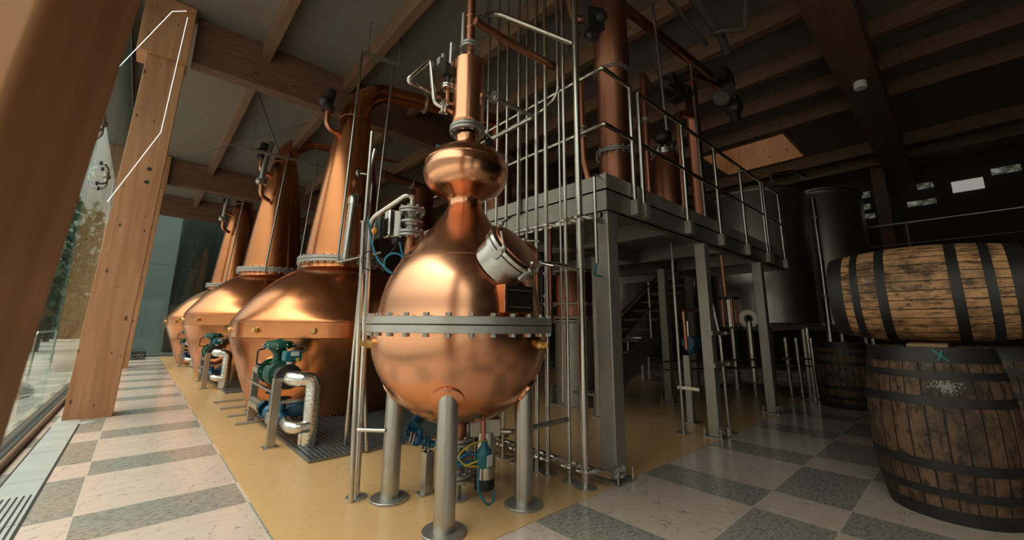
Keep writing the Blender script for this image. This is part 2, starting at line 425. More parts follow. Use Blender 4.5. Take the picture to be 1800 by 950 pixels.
struct(B().box((5.2, YB, -.2), (XR, YB + .2, ZC)).box((-.95, YB, 5.45), (5.2, YB + .2, ZC)).box((-.95, YB, -.2), (5.2, YB + .2, .03)).build('wall_back', 'wall'), 'dark end wall above and beside the teal glazing')
struct(B().box((-.95, YB + .05, .03), (5.2, YB + .07, 5.45)).build('window_40', 'teal_glass'), 'teal tinted glazing of the end wall')
tk = thing('silo', (1.95, 24.2, -.02), 'dark upright silo standing outside behind the teal end glazing', 'silo')
B().lathe([(1.05, -.02), (1.05, 7.5), (.9, 7.9), (0, 8.2)], (1.95, 24.2, 0), 64).build('shell', 'silo_steel', tk)
struct(B().box((1.5, YF - .2, -.2), (XR, YF, ZC)).box((-.95, YF - .2, 3.3), (1.5, YF, ZC)).build('wall_front', 'wall'))
struct(B().box((-.95, YF - .1, 0), (1.5, YF - .09, 3.3)).build('window_30', 'glass'))
struct(B().box((-.95, YF - .13, 2.2), (1.5, YF - .05, 2.27)).box((.25, YF - .13, 0), (.32, YF - .05, 3.3)).box((1.43, YF - .13, 0), (1.5, YF - .05, 3.3)).build('trim_front', 'frame_alu'))
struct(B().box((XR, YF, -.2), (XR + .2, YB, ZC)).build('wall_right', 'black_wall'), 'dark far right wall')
jn = B()
for x in (1.9, 4.4): jn.box((x, YB - .006, 0), (x + .02, YB, 5.4))
jn.box((-.7, YB - .006, 3.45), (6, YB, 3.462))
struct(jn.build('trim_back', 'frame_alu'))
struct(B().box((-.95, YF, 6.0), (G0 + .02, YB, ZC)).build('trim_glass_head', 'frame_alu'))
struct(B().box((-.86, YF, 0), (G0 + .035, YB, .05)).build('trim_glass_sill', 'frame_alu'), 'dark metal sill along the glass wall')
# glass facade, one window per bay
bays = [-3.2, -1.2, .9, 3.2, 5.5, 7.9, 10.3, 12.7, 15.1, 17.6, YB]
for i in range(len(bays) - 1):
    a, b = bays[i] + .006, bays[i + 1] - .006
    g = B().box((G0 - .024, a, .05), (G0, b, 3.30)).box((G0 - .024, a, 3.312), (G0, b, 6.0)).build('window_%d' % (i + 1), 'glass')
    struct(g, 'frameless tall glass bay of the facade')
struct(B().box((-.95, YF, 0), (G0, -3.2, 6.0)).build('wall_light_block', 'wall'))  # solid stretch added out of view to cut daylight on the right side
# roof beams along X, purlins along Y
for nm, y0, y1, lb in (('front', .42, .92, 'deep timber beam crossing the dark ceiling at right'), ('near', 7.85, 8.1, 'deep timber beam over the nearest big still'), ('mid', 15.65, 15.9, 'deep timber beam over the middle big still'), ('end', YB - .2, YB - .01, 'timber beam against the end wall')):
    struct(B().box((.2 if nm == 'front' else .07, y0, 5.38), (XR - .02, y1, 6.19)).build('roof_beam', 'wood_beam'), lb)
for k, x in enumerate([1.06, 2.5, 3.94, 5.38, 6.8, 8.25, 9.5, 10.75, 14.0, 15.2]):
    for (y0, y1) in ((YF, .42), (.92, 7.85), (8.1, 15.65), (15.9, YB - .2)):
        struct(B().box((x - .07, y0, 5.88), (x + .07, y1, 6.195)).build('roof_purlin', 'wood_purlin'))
# far right small daylit windows
S = (XR - .03) / 22.
def wz(z): return 1.2 + (z - 1.2) * S
for i, (y0, y1, za, zb, mt) in enumerate([(2.75, 1.95, 6.95, 6.7, 'daylit'), (2.65, 2.0, 6.42, 6.2, 'daylit'), (1.0, .1, 6.88, 6.66, 'daylit'), (.9, .1, 6.22, 6.02, 'daylit'), (-.36, -1.15, 6.72, 6.3, 'daywhite'), (-1.37, -2.05, 6.95, 6.72, 'daylit'), (2.3, 1.9, 6.0, 5.8, 'daylit')]):
    struct(B().box((XR - .03, y1 * S, wz(zb)), (XR - .005, y0 * S, wz(za))).build('window_%d' % (i + 20), mt), 'small high daylit window in the far right wall')

# outside
struct(B().box((-60, -60, -.25), (-.95, 90, -.02)).build('ground', 'paving'), 'pale paving outside the glass wall')
def tree(x, y, h, r, label, seed):
    random.seed(seed)
    root = thing('tree', (x, y, -.02), label, 'tree', 'trees beyond the glass wall')
    B().sweep([(x, y, -.02), (x + .1, y, h * .35), (x, y + .15, h * .75)], [.16, .12, .05], 8).build('trunk', 'bark', root)
    b = B()
    for k in range(260):
        a = random.uniform(0, 2 * PI); q = r * math.sqrt(random.random()); zz = random.uniform(-1, 1)
        q *= math.sqrt(max(.05, 1 - zz * zz * .8))
        p = V((x + q * math.cos(a), y + q * math.sin(a), h * .62 + zz * h * .38)); s_ = random.uniform(.22, .5)
        for j in range(7):
            n = V((random.uniform(-1, 1), random.uniform(-1, 1), random.uniform(-1, 1))).normalized(); u, w_, _ = frame(n)
            o = p + V((random.uniform(-1, 1), random.uniform(-1, 1), random.uniform(-1, 1))) * s_
            vs = [b.bm.verts.new(o + u * .12 * c1 + w_ * .2 * c2) for c1, c2 in ((-1, 0), (0, -1), (1, 0), (0, 1))]
            b.bm.faces.new(vs)
    b.build('foliage', 'leaf', root)
tree(-3.2, 27, 6.6, 2.1, 'dark round tree outside the glass wall, nearest of its row', 3)
tree(-5.2, 33, 4.2, 2.2, 'low spreading tree outside the glass, behind the round one', 4)
tree(-4.4, 41, 6.0, 2.4, 'tall dark tree farthest down the glass wall', 5)
tree(-8.5, 37, 5.0, 2.6, 'broad tree standing well away from the glass wall', 6)
hb = B()
random.seed(2)
for k in range(1500):
    p = V((random.uniform(-14, -2.2), 48 + random.uniform(-.8, .8), random.uniform(0, 2.6)))
    n = V((random.uniform(-1, 1), random.uniform(-1, 1), random.uniform(-1, 1))).normalized(); u, w_, _ = frame(n)
    hb.bm.faces.new([hb.bm.verts.new(p + u * .3 * c1 + w_ * .4 * c2) for c1, c2 in ((-1, 0), (0, -1), (1, 0), (0, 1))])
tag(hb.build('hedge', 'leaf'), 'dark hedge far outside the glass wall', 'hedge')

# ================================================================== TIMBER POSTS
def post(x0, x1, y0, y1, lean, label):
    zt = 5.2
    root = thing('timber_post', ((x0 + x1) / 2, (y0 + y1) / 2, 0), label, 'post', 'glulam posts along the glass wall')
    b = B(); b.prism([(x0, y0, 0), (x1, y0, 0), (x1 + lean, y0, zt), (x0 + lean, y0, zt)], (0, y1 - y0, 0)); b.build('shaft', 'wood_post', root, .006)
    b = B(); b.box((x0 + lean - .12, y0 - .06, zt), (x1 + lean + .02, y1 + .05, 6.19)); b.build('head_block', 'wood_post', root, .006)
    b = B()
    for z in (3.42, 3.22): b.cyl((x0 + .3 + lean * z / zt, y0 - .002, z), (x0 + .3 + lean * z / zt, y0 + .02, z), .028, 18)
    b.build('bolt_holes', 'black', root)
    return root
post(-.62, -.155, .385, .735, .30, 'dark out of focus timber post right beside the viewpoint')
post(-.55, -.095, 7.70, 8.05, .10, 'tall honey coloured timber post with two dark bolt holes, standing clear')
post(-.55, -.06, 15.55, 15.9, .10, 'far timber post mostly hidden behind the honey coloured one')

# glass fins, their edges given a glow for daylight caught in the glass
def fin(pts, label):
    root = thing('glass_fin', pts[0], label, 'glass fin', 'glass fins bracing the facade')
    q = [V(p) for p in pts]
    poly = q + [V((G0, q[0].y, q[-1].z + .001 + (q[0].z - q[-1].z))) if False else V((G0, q[0].y, q[0].z))]
    B().prism(poly, (0, .014, 0)).build('pane', 'fin', root)
    B().sweep([p + V((0, .007, 0)) for p in q], .0036, 6).build('glow_edge', 'edge_glow', root)
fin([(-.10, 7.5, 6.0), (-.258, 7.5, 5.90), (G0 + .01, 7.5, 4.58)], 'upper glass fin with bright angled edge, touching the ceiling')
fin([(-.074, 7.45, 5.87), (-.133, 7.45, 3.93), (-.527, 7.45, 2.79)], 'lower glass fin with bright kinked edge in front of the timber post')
# spider fittings
def spider(y, z, label):
    root = thing('spider_fitting', (G0, y, z), label, 'glass fitting', 'steel spider fittings on the glass')
    b = B()
    for dy in (-.16, .16):
        for dz in (-.16, .16):
            b.tube([(G0 + .09, y, z), (G0 + .10, y + dy * .5, z + dz * .7), (G0 + .05, y + dy, z + dz)], .018, .08, 8)
    b.ball((G0 + .09, y, z), .05); b.build('arms', 'galv_dark', root)
    for dy in (-.16, .16):
        for dz in (-.16, .16): B().disc((G0 + .002, y + dy, z + dz), .035, .03, 18, (1, 0, 0)).build('disc', 'black', root)
spider(6.9, 3.65, 'steel spider clamp on the glass, partly behind the dark near post')
spider(8.6, 3.42, 'steel spider clamp on the glass left of the honey coloured post')
# skirting tube along the glass, drain cover, hose, crate
tag(B().tube([(-.69, .9, .035), (-.69, 12.0, .035)], .03).build('floor_tube', 'wood_beam'), 'brown tube lying along the foot of the glass wall', 'tube')
d = thing('drain_cover', (-.48, 2, 0), 'long slotted steel drain cover set into the floor', 'drain')
b = B(); yy = -2.
while yy < 7.3:
    b.box((-.59, yy, .001), (-.375, yy + .99, .006)); yy += 1.0
b.build('cover_plates', 'drain', d)
b = B()
for k in range(6): b.box((-.565 + k * .032, -2, .0062), (-.553 + k * .032, 4.6, .0068))
b.build('slots', 'black', d)
b = B().box((-.372, -2, .0008), (-.36, 7.35, .003)).box((-.605, -2, .0008), (-.593, 7.35, .003)); b.build('edge_gap', 'black', d)
tag(B().disc((-.31, 7.44, 0.001), .085, .004, 40).build('access_cover', 'drain'), 'round steel access lid in the floor before the honey post', 'lid')
b = B(); pts = []
for k in range(150):
    a = k * .33; r = .30 + .06 * math.sin(k * .61) + .05 * math.sin(k * .17)
    pts.append((-.43 + r * .8 * math.cos(a) * .45, 9.2 + r * 1.6 * math.sin(a), .03 + .02 * (k // 19) * .5 + .012 * math.sin(k * .9)))
b.sweep(pts, .017, 8)
tag(b.build('hose', 'rubber'), 'coiled black hose on the floor behind the honey coloured post', 'hose')
b = B(); pts = []
for k in range(180):
    a = k * .31; r = .55 + .16 * math.sin(k * .41) + .1 * math.sin(k * .13)
    pts.append((-1.9 + r * math.cos(a) * .9, 11.2 + r * 1.9 * math.sin(a), .02 + .03 * (k / 180) + .03 * math.sin(k * .7) ** 2))
b.sweep(pts, .03, 8)
tag(b.build('hose', 'rubber'), 'tangled dark hose lying outside the glass wall', 'hose')
cr = thing('crate', (.12, 19.2, 0), 'small black plastic crate on the floor at the end wall', 'crate')
b = B(); x0, x1, y0, y1, zt = -.10, .33, 19.05, 19.4, .25
for z in (0, .06, .12, .18, .235):
    b.box((x0, y0, z), (x1, y0 + .015, z + .018)).box((x0, y1 - .015, z), (x1, y1, z + .018)).box((x0, y0, z), (x0 + .015, y1, z + .018)).box((x1 - .015, y0, z), (x1, y1, z + .018))
for k in range(8):
    x = x0 + (x1 - x0 - .016) * k / 7; b.box((x, y0, 0), (x + .016, y0 + .016, zt)).box((x, y1 - .016, 0), (x + .016, y1, zt))
b.build('basket', 'black', cr)
b = B().box((x0, y0, .002), (x1, y1, .012)); b.build('base', 'black', cr)
b = B()
for k in range(5): b.cyl((x0 + .06 + k * .075, y0 + .06, .015), (x0 + .06 + k * .075, y0 + .06, .17), .028, 10)
tag(b.build('bottles', 'white', cr), 'pale bottle shapes inside')
# outdoor rail
pipe('handrail', 'thin pale rail outside the glass wall', 'rail', [(-1.6, 16.5, 0), (-1.6, 16.5, 1.0), (-1.6, 13.6, 1.0), (-1.6, 13.6, 0)], .025, 'steel_bright', .1)

# ================================================================== FRONT STILL
CX, CY = 1.775, 2.515
ZF = 1.2 - 1.2 / 1.03
S1 = thing('pot_still', (CX, CY, 0), 'round copper pot still on four steel legs, in the foreground', 'still')
def lat(prof, name, mat, parent, c=(CX, CY, 0), n=6, seg=96, smooth=True):
    pr = [(p.x, p.y) for p in catmull(prof, n)] if smooth else prof
    pr = [(max(r, 0), h) for r, h in pr]
    return B().lathe(pr, c, seg).build(name, mat, parent, 0, 50)
Zc, R0 = 1.165, .637
low = [(max(0, R0 * math.sin(a)), Zc - R0 * math.cos(a)) for a in [i * PI / 2 / 30 for i in range(31)]]
bowl = lat(low, 'lower_bowl', 'copper', S1, smooth=False)
for az_ in (166, -70, 20, 100):
    a = math.radians(az_); d = V((math.cos(a), math.sin(a), 0)); p = V((CX, CY, 1.085)) + d * .615
    b = B().cyl(p, p + d * .045, .035, 18, .028).cyl(p + d * .045, p + d * .06, .024, 6).cyl(p + d * .06, p + d * .085, .019, 6); b.build('side_plug', 'brass', S1)
upp = [(.605, 1.262), (.594, 1.31), (.574, 1.42), (.53, 1.545), (.462, 1.668), (.40, 1.752), (.327, 1.84), (.226, 1.967), (.155, 2.075), (.133, 2.125), (.129, 2.165)]
up = lat(upp, 'upper_cone', 'copper', S1)
B().ringdisc((CX, CY, 1.672), .45, .4615, .006, 96).build('weld_seam', 'copper_column', up)
bulb = lat([(.129, 2.165), (.148, 2.182), (.20, 2.212), (.268, 2.25), (.314, 2.31), (.333, 2.385), (.331, 2.42), (.316, 2.48), (.283, 2.532), (.231, 2.572), (.165, 2.602), (.118, 2.62), (.096, 2.64), (.091, 2.67), (.091, 2.72)], 'bulb', 'copper', S1)
B().ringdisc((CX, CY, 2.462), .31, .3245, .012, 96).build('bulb_band', 'copper', bulb)
# ring flange
fl = B().ringdisc((CX, CY, 1.214), .585, .668, .047, 96).ringdisc((CX, CY, 1.160), .585, .668, .047, 96).build('ring_flange', 'ring', S1)
B().ringdisc((CX, CY, 1.2065), .585, .655, .008, 96).build('gasket', 'black', fl)
nb = 30
B().bolts((CX, CY, 0), .645, nb, .0185, 1.138, 1.282).build('flange_bolts', 'cast', fl)
def flange_pair(parent, c, r0, r, t, n, bs, axis=(0, 0, 1), mat='cast'):
    f = B().ringdisc(c, r0, r, t, 40, axis).ringdisc(V(c) - V(axis).normalized() * (t + .006), r0, r, t, 40, axis).build('flange', mat, parent)
    B().ringdisc(V(c) - V(axis).normalized() * .006, r0, r * .93, .006, 40, axis).build('gasket', 'black', f)
    B().bolts(c, r * .84, n, bs, -t - .006 - bs * 1.3, t + bs * 1.3, axis).build('flange_bolts', 'steel_bright', f)
    return f
flange_pair(S1, (CX, CY, 2.77), .085, .145, .024, 10, .011)
lat([(.091, 2.79), (.098, 2.80), (.128, 2.815), (.128, 2.9), (.128, 3.34), (.125, 3.375), (.105, 3.40), (.06, 3.412), (.031, 3.416), (.03, 3.52)], 'rectifier_column', 'copper', S1, n=4)
flange_pair(S1, (CX, CY, 3.535), .03, .088, .02, 6, .01)
tp = B().cyl((CX, CY, 3.555), (CX, CY, 6.0), .037, 28).build('vapour_pipe', 'copper_pipe', S1)
B().ringdisc((CX, CY, 3.72), .03, .041, .012, 30).ringdisc((CX, CY, 3.83), .03, .041, .012, 30).build('joint_band', 'copper', tp)
# legs
for (lx, ly) in ((1.452, 2.165), (1.425, 2.80), (2.052, 2.130), (2.08, 2.79)):
    hr = math.hypot(lx - CX, ly - CY); zt = Zc - math.sqrt(max(R0 ** 2 - hr ** 2, 0)) + .12
    leg = B().sweep([(lx, ly, .045), (lx, ly, zt)], .0625, 32).ball((lx, ly, zt), .0625, 1, 1, .8).build('leg', 'steel_leg', S1)
    B().disc((lx, ly, ZF), .128, .022, 40).build('foot_plate', 'cast', leg)
    dv = V((lx - CX, ly - CY, zt - .08 - Zc)).normalized()
    b = B().lathe([(.10, 0), (.10, .014), (.085, .02), (.0, .02)], V((CX, CY, Zc)) + dv * (R0 - .008), 36, dv); b.build('leg_pad', 'copper', leg)
# manway on the right of the cone
mc = V((1.775, 1.995, 1.668)); ma = V((.20, -.74, .58)).normalized()
mw = B().lathe([(.185, -.12), (.185, .0), (.205, .0), (.205, .035)], mc, 48, ma).build('manway_collar', 'steel_leg', S1)
B().ringdisc(mc + ma * .035, .20, .212, .012, 48, ma).build('gasket', 'black', mw)
B().lathe([(.214, .048), (.214, .072), (.20, .08), (.186, .08), (.0, .095)], mc, 48, ma).build('rim', 'steel', mw)
B().lathe([(.188, .083), (.182, .094), (.1, .112), (.0, .118)], mc, 48, ma).build('lid', 'copper_column', mw)
mx, my, mz = frame(ma)
for k, ang in enumerate((90, 195, 255, 330, 30)):
    a = math.radians(ang); rd = mx * math.cos(a) + my * math.sin(a); p = mc + rd * .222
    c_ = B().obox(p + ma * .03, rd * .012, rd.cross(ma) * .018, ma * .034).cyl(p + ma * .05, p + ma * .09, .010, 10).ball(p + ma * .09, .018).build('clamp_block', 'cast', mw)
    tdir = (rd.cross(ma) * .6 + rd * .25 + ma * .5).normalized()
    B().cyl(p + ma * .09 - tdir * .02, p + ma * .09 + tdir * .11, .008, 10).build('clamp_handle', 'steel_bright', c_)
# name plate box
az_ = math.radians(-90); nd = V((math.cos(az_), math.sin(az_), 0)); nt = V((-nd.y, nd.x, 0))
nc = V((CX, CY, 1.375)) + nd * .60
nb_ = B().obox(nc - nd * .03, nd * .06, nt * .125, V((0, 0, .088))).build('plate_box', 'copper', S1, .003)
B().obox(nc + nd * .032, nd * .003, nt * .112, V((0, 0, .078))).build('name_plate', 'plate', nb_)
cu = bpy.data.curves.new('lettering', 'FONT'); cu.body = 'B-445'; cu.size = .058; cu.extrude = .0015; cu.align_x = 'CENTER'; cu.align_y = 'CENTER'
cu.materials.append(M['engrave']); lo = bpy.data.objects.new('lettering', cu); COL.objects.link(lo); lo.parent = nb_
lo.matrix_local = Matrix.Translation(nc + nd * .0362 - V(S1.location)) @ Matrix((nt, V((0, 0, 1)), nd)).transposed().to_4x4()
me_ = bpy.data.meshes.new_from_object(lo); lm = lo.matrix_local.copy(); bpy.data.objects.remove(lo); bpy.data.curves.remove(cu)
lo = bpy.data.objects.new('lettering', me_); COL.objects.link(lo); lo.parent = nb_; lo.matrix_local = lm
b = B()
for z in (.055, -.05): b.obox(nc + nd * .0355 + V((0, 0, z)), nd * .0006, nt * .095, V((0, 0, .003)))
b.build('plate_line', 'engrave', nb_)
# strut / small pipe from manway down
B().tube([mc + V((.17, .04, -.08)), mc + V((.26, .10, -.22)), (CX + .30, CY - .53, 1.265)], .014, .08).build('stay_pipe', 'copper_column', S1)
# bottom outlet
ou = B().cyl((CX, CY, .42), (CX, CY, .56), .062, 32).build('outlet_spout', 'copper_pipe', S1)
# side fittings of the rectifier column
fx, fy = 1.625, 2.615
jb = B().tube([(1.70, 2.56, 2.90), (1.652, 2.592, 2.93), (1.61, 2.62, 2.96)], .018, .03).build('condenser_inlet', 'copper_pipe', S1)
B().tube([(1.70, 2.565, 3.0), (1.63, 2.61, 2.99), (1.63, 2.61, 3.12)], .016, .04).build('vent_elbow', 'copper_pipe', S1)

# loop pipe on the column
lp = thing('steam_loop_pipe', (1.60, 2.63, 2.95), 'bent steel loop pipe left of the copper column', 'pipe')
B().tube([(1.60, 2.625, 2.957), (1.545, 2.66, 2.99), (1.502, 2.687, 3.38), (1.345, 2.775, 3.155), (1.95, 2.80, 3.13)], .021, .05).build('tube', 'steel', lp)
flange_pair(lp, (1.615, 2.617, 2.957), .018, .062, .016, 4, .011, (1, -.7, -.2), 'steel_bright')
vv = thing('relief_valve', (1.63, 2.61, 3.13), 'small relief valve with upright tube beside the copper column', 'valve')
flange_pair(vv, (1.63, 2.61, 3.145), .012, .052, .015, 4, .008, (0, 0, 1), 'steel_bright')
B().cyl((1.63, 2.61, 3.16), (1.63, 2.61, 3.25), .016, 14).obox((1.625, 2.613, 3.30), (.04, 0, 0), (0, .03, 0), (0, 0, .05)).build('valve_body', 'black', vv)
B().obox((1.578, 2.642, 3.365), (.03, 0, 0), (0, .025, 0), (0, 0, .032)).cyl((1.59, 2.636, 3.39), (1.59, 2.636, 3.44), .018, 12).build('valve_cap', 'cast', vv)
B().cyl((1.645, 2.60, 3.33), (1.648, 2.598, 3.55), .022, 14).build('outlet_tube', 'steel_leg', vv)
tag(B().cyl((1.82, 2.69, 3.52), (1.82, 2.69, 4.0), .023, 14).build('vent_tube', 'steel_leg'), 'short dark steel tube behind the top flange of the copper column', 'pipe')
tr_ = thing('transmitter', (1.62, 2.70, 2.62), 'small teal transmitter with white label behind the copper bulb', 'instrument')
B().cyl((1.66, 2.66, 2.56), (1.635, 2.675, 2.60), .012, 10).obox((1.62, 2.69, 2.62), V((.018, -.012, .0)), V((.012, .018, 0)), (0, 0, .03)).build('housing', 'teal', tr_, .008)
B().obox((1.628, 2.666, 2.622), V((.013, -.008, 0)), V((.006, .009, 0)), (0, 0, .018)).build('label', 'white', tr_)

# nozzle valve on the left shoulder of the still
NX, NY = 1.432, 2.726
av = thing('actuated_valve', (NX, NY, 1.6), 'flanged valve with grey actuator on the copper nozzle of the front still', 'valve')
nz = B().cyl((NX + .0, NY, 1.60), (NX, NY, 1.86), .040, 28).build('nozzle', 'copper_pipe', av)
flange_pair(av, (NX, NY, 1.885), .035, .098, .02, 8, .011)
flange_pair(av, (NX, NY, 2.065), .035, .098, .018, 8, .011)
B().ball((NX, NY, 1.975), .06, 1, 1, .85).cyl((NX, NY, 1.88), (NX, NY, 2.06), .04, 20).ringdisc((NX, NY, 1.965), .03, .085, .02, 24).build('valve_body', 'cast', av)
ac = B().obox((NX - .135, NY + .075, 1.95), V((.028, .0, 0)), V((0, .045, 0)), (0, 0, .105)).build('actuator', 'steel_bright', av, .01)
B().obox((NX - .085, NY + .045, 1.95), V((.02, -.012, 0)), V((.02, .03, 0)), (0, 0, .10)).build('actuator_cover', 'white', ac, .01)
B().obox((NX - .195, NY + .12, 1.92), V((.02, 0, 0)), V((0, .04, 0)), (0, 0, .085)).build('switch_box', 'black', ac, .01)
B().ball((NX - .232, NY + .115, 1.89), .024).build('indicator', 'orange', ac)
B().obox((NX - .07, NY + .05, 1.83), V((.04, 0, 0)), V((0, .035, 0)), (0, 0, .028)).build('solenoid', 'black', ac, .006)
vp = thing('vent_pipe', (1.31, 3.067, 0), 'long steel vent pipe bending over to the valve on the front still', 'pipe')
B().tube([(1.308, 3.067, .01), (1.268, 3.085, 2.04), (1.43, 2.83, 2.215), (NX * 1.03, NY * 1.03, 2.205), (NX * 1.03, NY * 1.03, 2.11)], .0215, .07, 16).build('tube', 'steel', vp)
B().disc((1.308, 3.067, 0), .075, .012, 30).build('floor_flange', 'cast', vp)
tp2 = thing('standpipe', (1.247, 3.0, 0), 'straight open topped steel pipe left of the front still', 'pipe')
B().tube([(1.247, 3.006, .0), (1.19, 3.032, 1.99)], .0185, 0, 16).build('tube', 'steel', tp2)
B().cyl((1.19, 3.032, 1.985), (1.189, 3.032, 2.0), .024, 14).build('end_cap', 'cast', tp2)
pipe('tie_bar', 'short steel tie bar from the vent pipe to the left leg', 'bar', [(1.25, 3.0, .475), (1.40, 2.875, .47)], .014, 'steel_bright')
pipe('standpipe', 'slim steel pipe rising from the grating behind the left standpipes', 'pipe', [(1.70, 4.35, .02), (1.72, 4.3, 3.0), (1.75, 4.3, 3.2)], .02, 'steel', .05)
pipe('standpipe', 'slim steel pipe behind the vent pipe bend', 'pipe', [(1.78, 4.02, .02), (1.62, 4.1, 1.9), (1.62, 4.1, 3.3)], .018, 'steel', .05)
# blue tubing loops
a0 = V((1.25, 3.02, 1.95))
pts = [V((1.215, 3.02, 2.03)), V((1.235, 2.99, 1.88)), V((1.27, 2.92, 1.70)), V((1.335, 2.83, 1.60))]
for k in range(26):
    a = -PI / 2 + k * 2 * PI / 20; pts.append(V((1.352 + .060 * math.cos(a), 2.80 - .042 * math.cos(a), 1.66 + .075 * math.sin(a))))
pts.append(V((NX - .06, NY + .05, 1.82)))
tag(B().sweep(catmull([tuple(p) for p in pts], 4), .0075, 8).build('air_hose', 'tube_blue'), 'bright blue looped air hose hanging left of the front still', 'hose')
pts = [(1.24 + .05 * math.cos(k * .33), 2.985 - .03 * math.cos(k * .33), 1.69 + .072 * math.sin(k * .33)) for k in range(22)] + [(1.31, 2.90, 1.70), (1.36, 2.82, 1.80), (NX - .16, NY + .07, 1.88)]
tag(B().sweep(catmull(pts, 3), .0045, 6).build('cable', 'black'), 'thin black cable loop left of the front still', 'cable')

# ------- outlet valve group below the front still
ov = thing('outlet_valve', (CX, CY, .0), 'flanged bottom valve with blue positioner under the front still', 'valve')
flange_pair(ov, (CX, CY, .415), .06, .105, .022, 8, .011)
B().cyl((CX, CY, .20), (CX, CY, .38), .055, 28).ball((CX, CY, .29), .085, 1, 1, .9).build('valve_body', 'cast', ov)
flange_pair(ov, (CX, CY, .185), .05, .105, .022, 8, .011)
B().cyl((CX, CY, ZF), (CX, CY, .16), .035, 24).build('drain_leg', 'steel_leg', ov)
B().disc((CX, CY, ZF), .085, .012, 30).build('floor_flange', 'cast', ov)
A0 = V((1.905, 2.375, 0))
ab = B().cyl(A0 + V((.03, .03, .17)), A0 + V((.03, .03, .47)), .075, 36).build('actuator_drum', 'steel', ov)
B().cyl(A0 + V((.03, .03, .10)), A0 + V((.03, .03, .17)), .072, 36).build('drum_base', 'black', ab)
B().obox(A0 + V((.04, .05, .50)), (.09, -.06, 0), (.04, .06, 0), (0, 0, .06)).build('junction_box', 'galv', ab, .006)
ps_ = B().lathe([(0, -.07), (.05, -.065), (.06, -.05), (.06, .0), (.045, .04), (.022, .075), (.02, .10), (0, .10)], A0 + V((-.03, -.04, .33)), 28).build('positioner', 'teal', ov)
B().obox(A0 + V((-.034, -.103, .315)), V((.026, .006, 0)), V((.0, .003, 0)), (0, 0, .035)).build('label', 'white', ps_)
B().tube([A0 + V((-.08, -.02, .30)), A0 + V((-.16, .02, .29)), A0 + V((-.20, .05, .29))], .014, .02).tube([A0 + V((-.07, -.02, .345)), A0 + V((-.13, .03, .35)), A0 + V((-.19, .06, .30))], .012, .02).build('conduit', 'blue', ps_)
B().sweep(catmull([tuple(A0 + V(q)) for q in ((-.02, -.05, .43), (-.12, -.02, .42), (-.20, .02, .35), (-.16, -.01, .29), (-.05, -.07, .275))], 6), .0045, 6).build('yellow_wire', 'yellow', ps_)
B().cyl(A0 + V((-.17, .0, .285)), A0 + V((-.07, -.05, .315)), .006, 8).build('yellow_wire', 'yellow', ps_)
B().sweep(catmull([tuple(A0 + V(q)) for q in ((-.08, -.05, .27), (-.09, -.06, .14), (-.04, -.09, .05), (.04, -.06, .04), (.07, -.02, .12), (.07, .0, .17))], 6), .0075, 8).build('air_hose', 'tube_blue', ps_)
pipe('drain_pipe', 'thin copper pipe dropping from the bowl of the front still', 'pipe', [(1.87, 2.345, .60), (1.87, 2.345, .43)], .016, 'copper_pipe', 0)
# blue pump valve left rear of front still with its square stand
pv = thing('feed_valve', (1.72, 2.81, 0), 'blue flanged feed valve on a square steel stand behind the front still', 'valve')
pd = V((.80, -.50, -.28)).normalized(); p0 = V((1.665, 2.845, .365))
B().cyl(p0 - pd * .11, p0 + pd * .14, .026, 24).ball(p0 - pd * .02, .045).cyl(p0, p0 + V((0, 0, .08)), .022, 16).build('valve_body', 'blue', pv)
for q, m_c in ((-.115, 'blue'), (-.08, 'cast'), (-.055, 'cast'), (.03, 'blue'), (.055, 'blue'), (.115, 'steel_bright')): B().disc(p0 + pd * q, .052, .014, 28, pd).build('flange', m_c, pv)
B().cyl(p0 + V((-.03, .05, .09)), p0 + V((.07, .13, .13)), .048, 24).ball(p0 + V((.07, .13, .13)), .048).build('motor', 'blue', pv)
B().tube([p0 + pd * .12, p0 + pd * .18, p0 + pd * .21 + V((.01, .0, .05))], .018, .03).build('pipe_stub', 'steel_bright', pv)
B().box((1.685, 2.775, .012), (1.755, 2.845, .288)).build('support_box', 'steel_leg', pv, .003)
B().cyl((1.72, 2.81, .285), (1.735, 2.80, .325), .010, 10).build('support_bolt', 'cast', pv)
B().box((1.655, 2.76, 0), (1.785, 2.86, .012)).build('base_plate', 'cast', pv)

CAMP = V((0, 0, 1.2))
def push(o, k=1.03):
    o.location = CAMP + (V(o.location) - CAMP) * k; o.scale = (k, k, k)
for o_ in (S1, lp, vv, tr_, av, ov): push(o_)
for n_ in ('drain_pipe',):
    if n_ in bpy.data.objects: push(bpy.data.objects[n_])
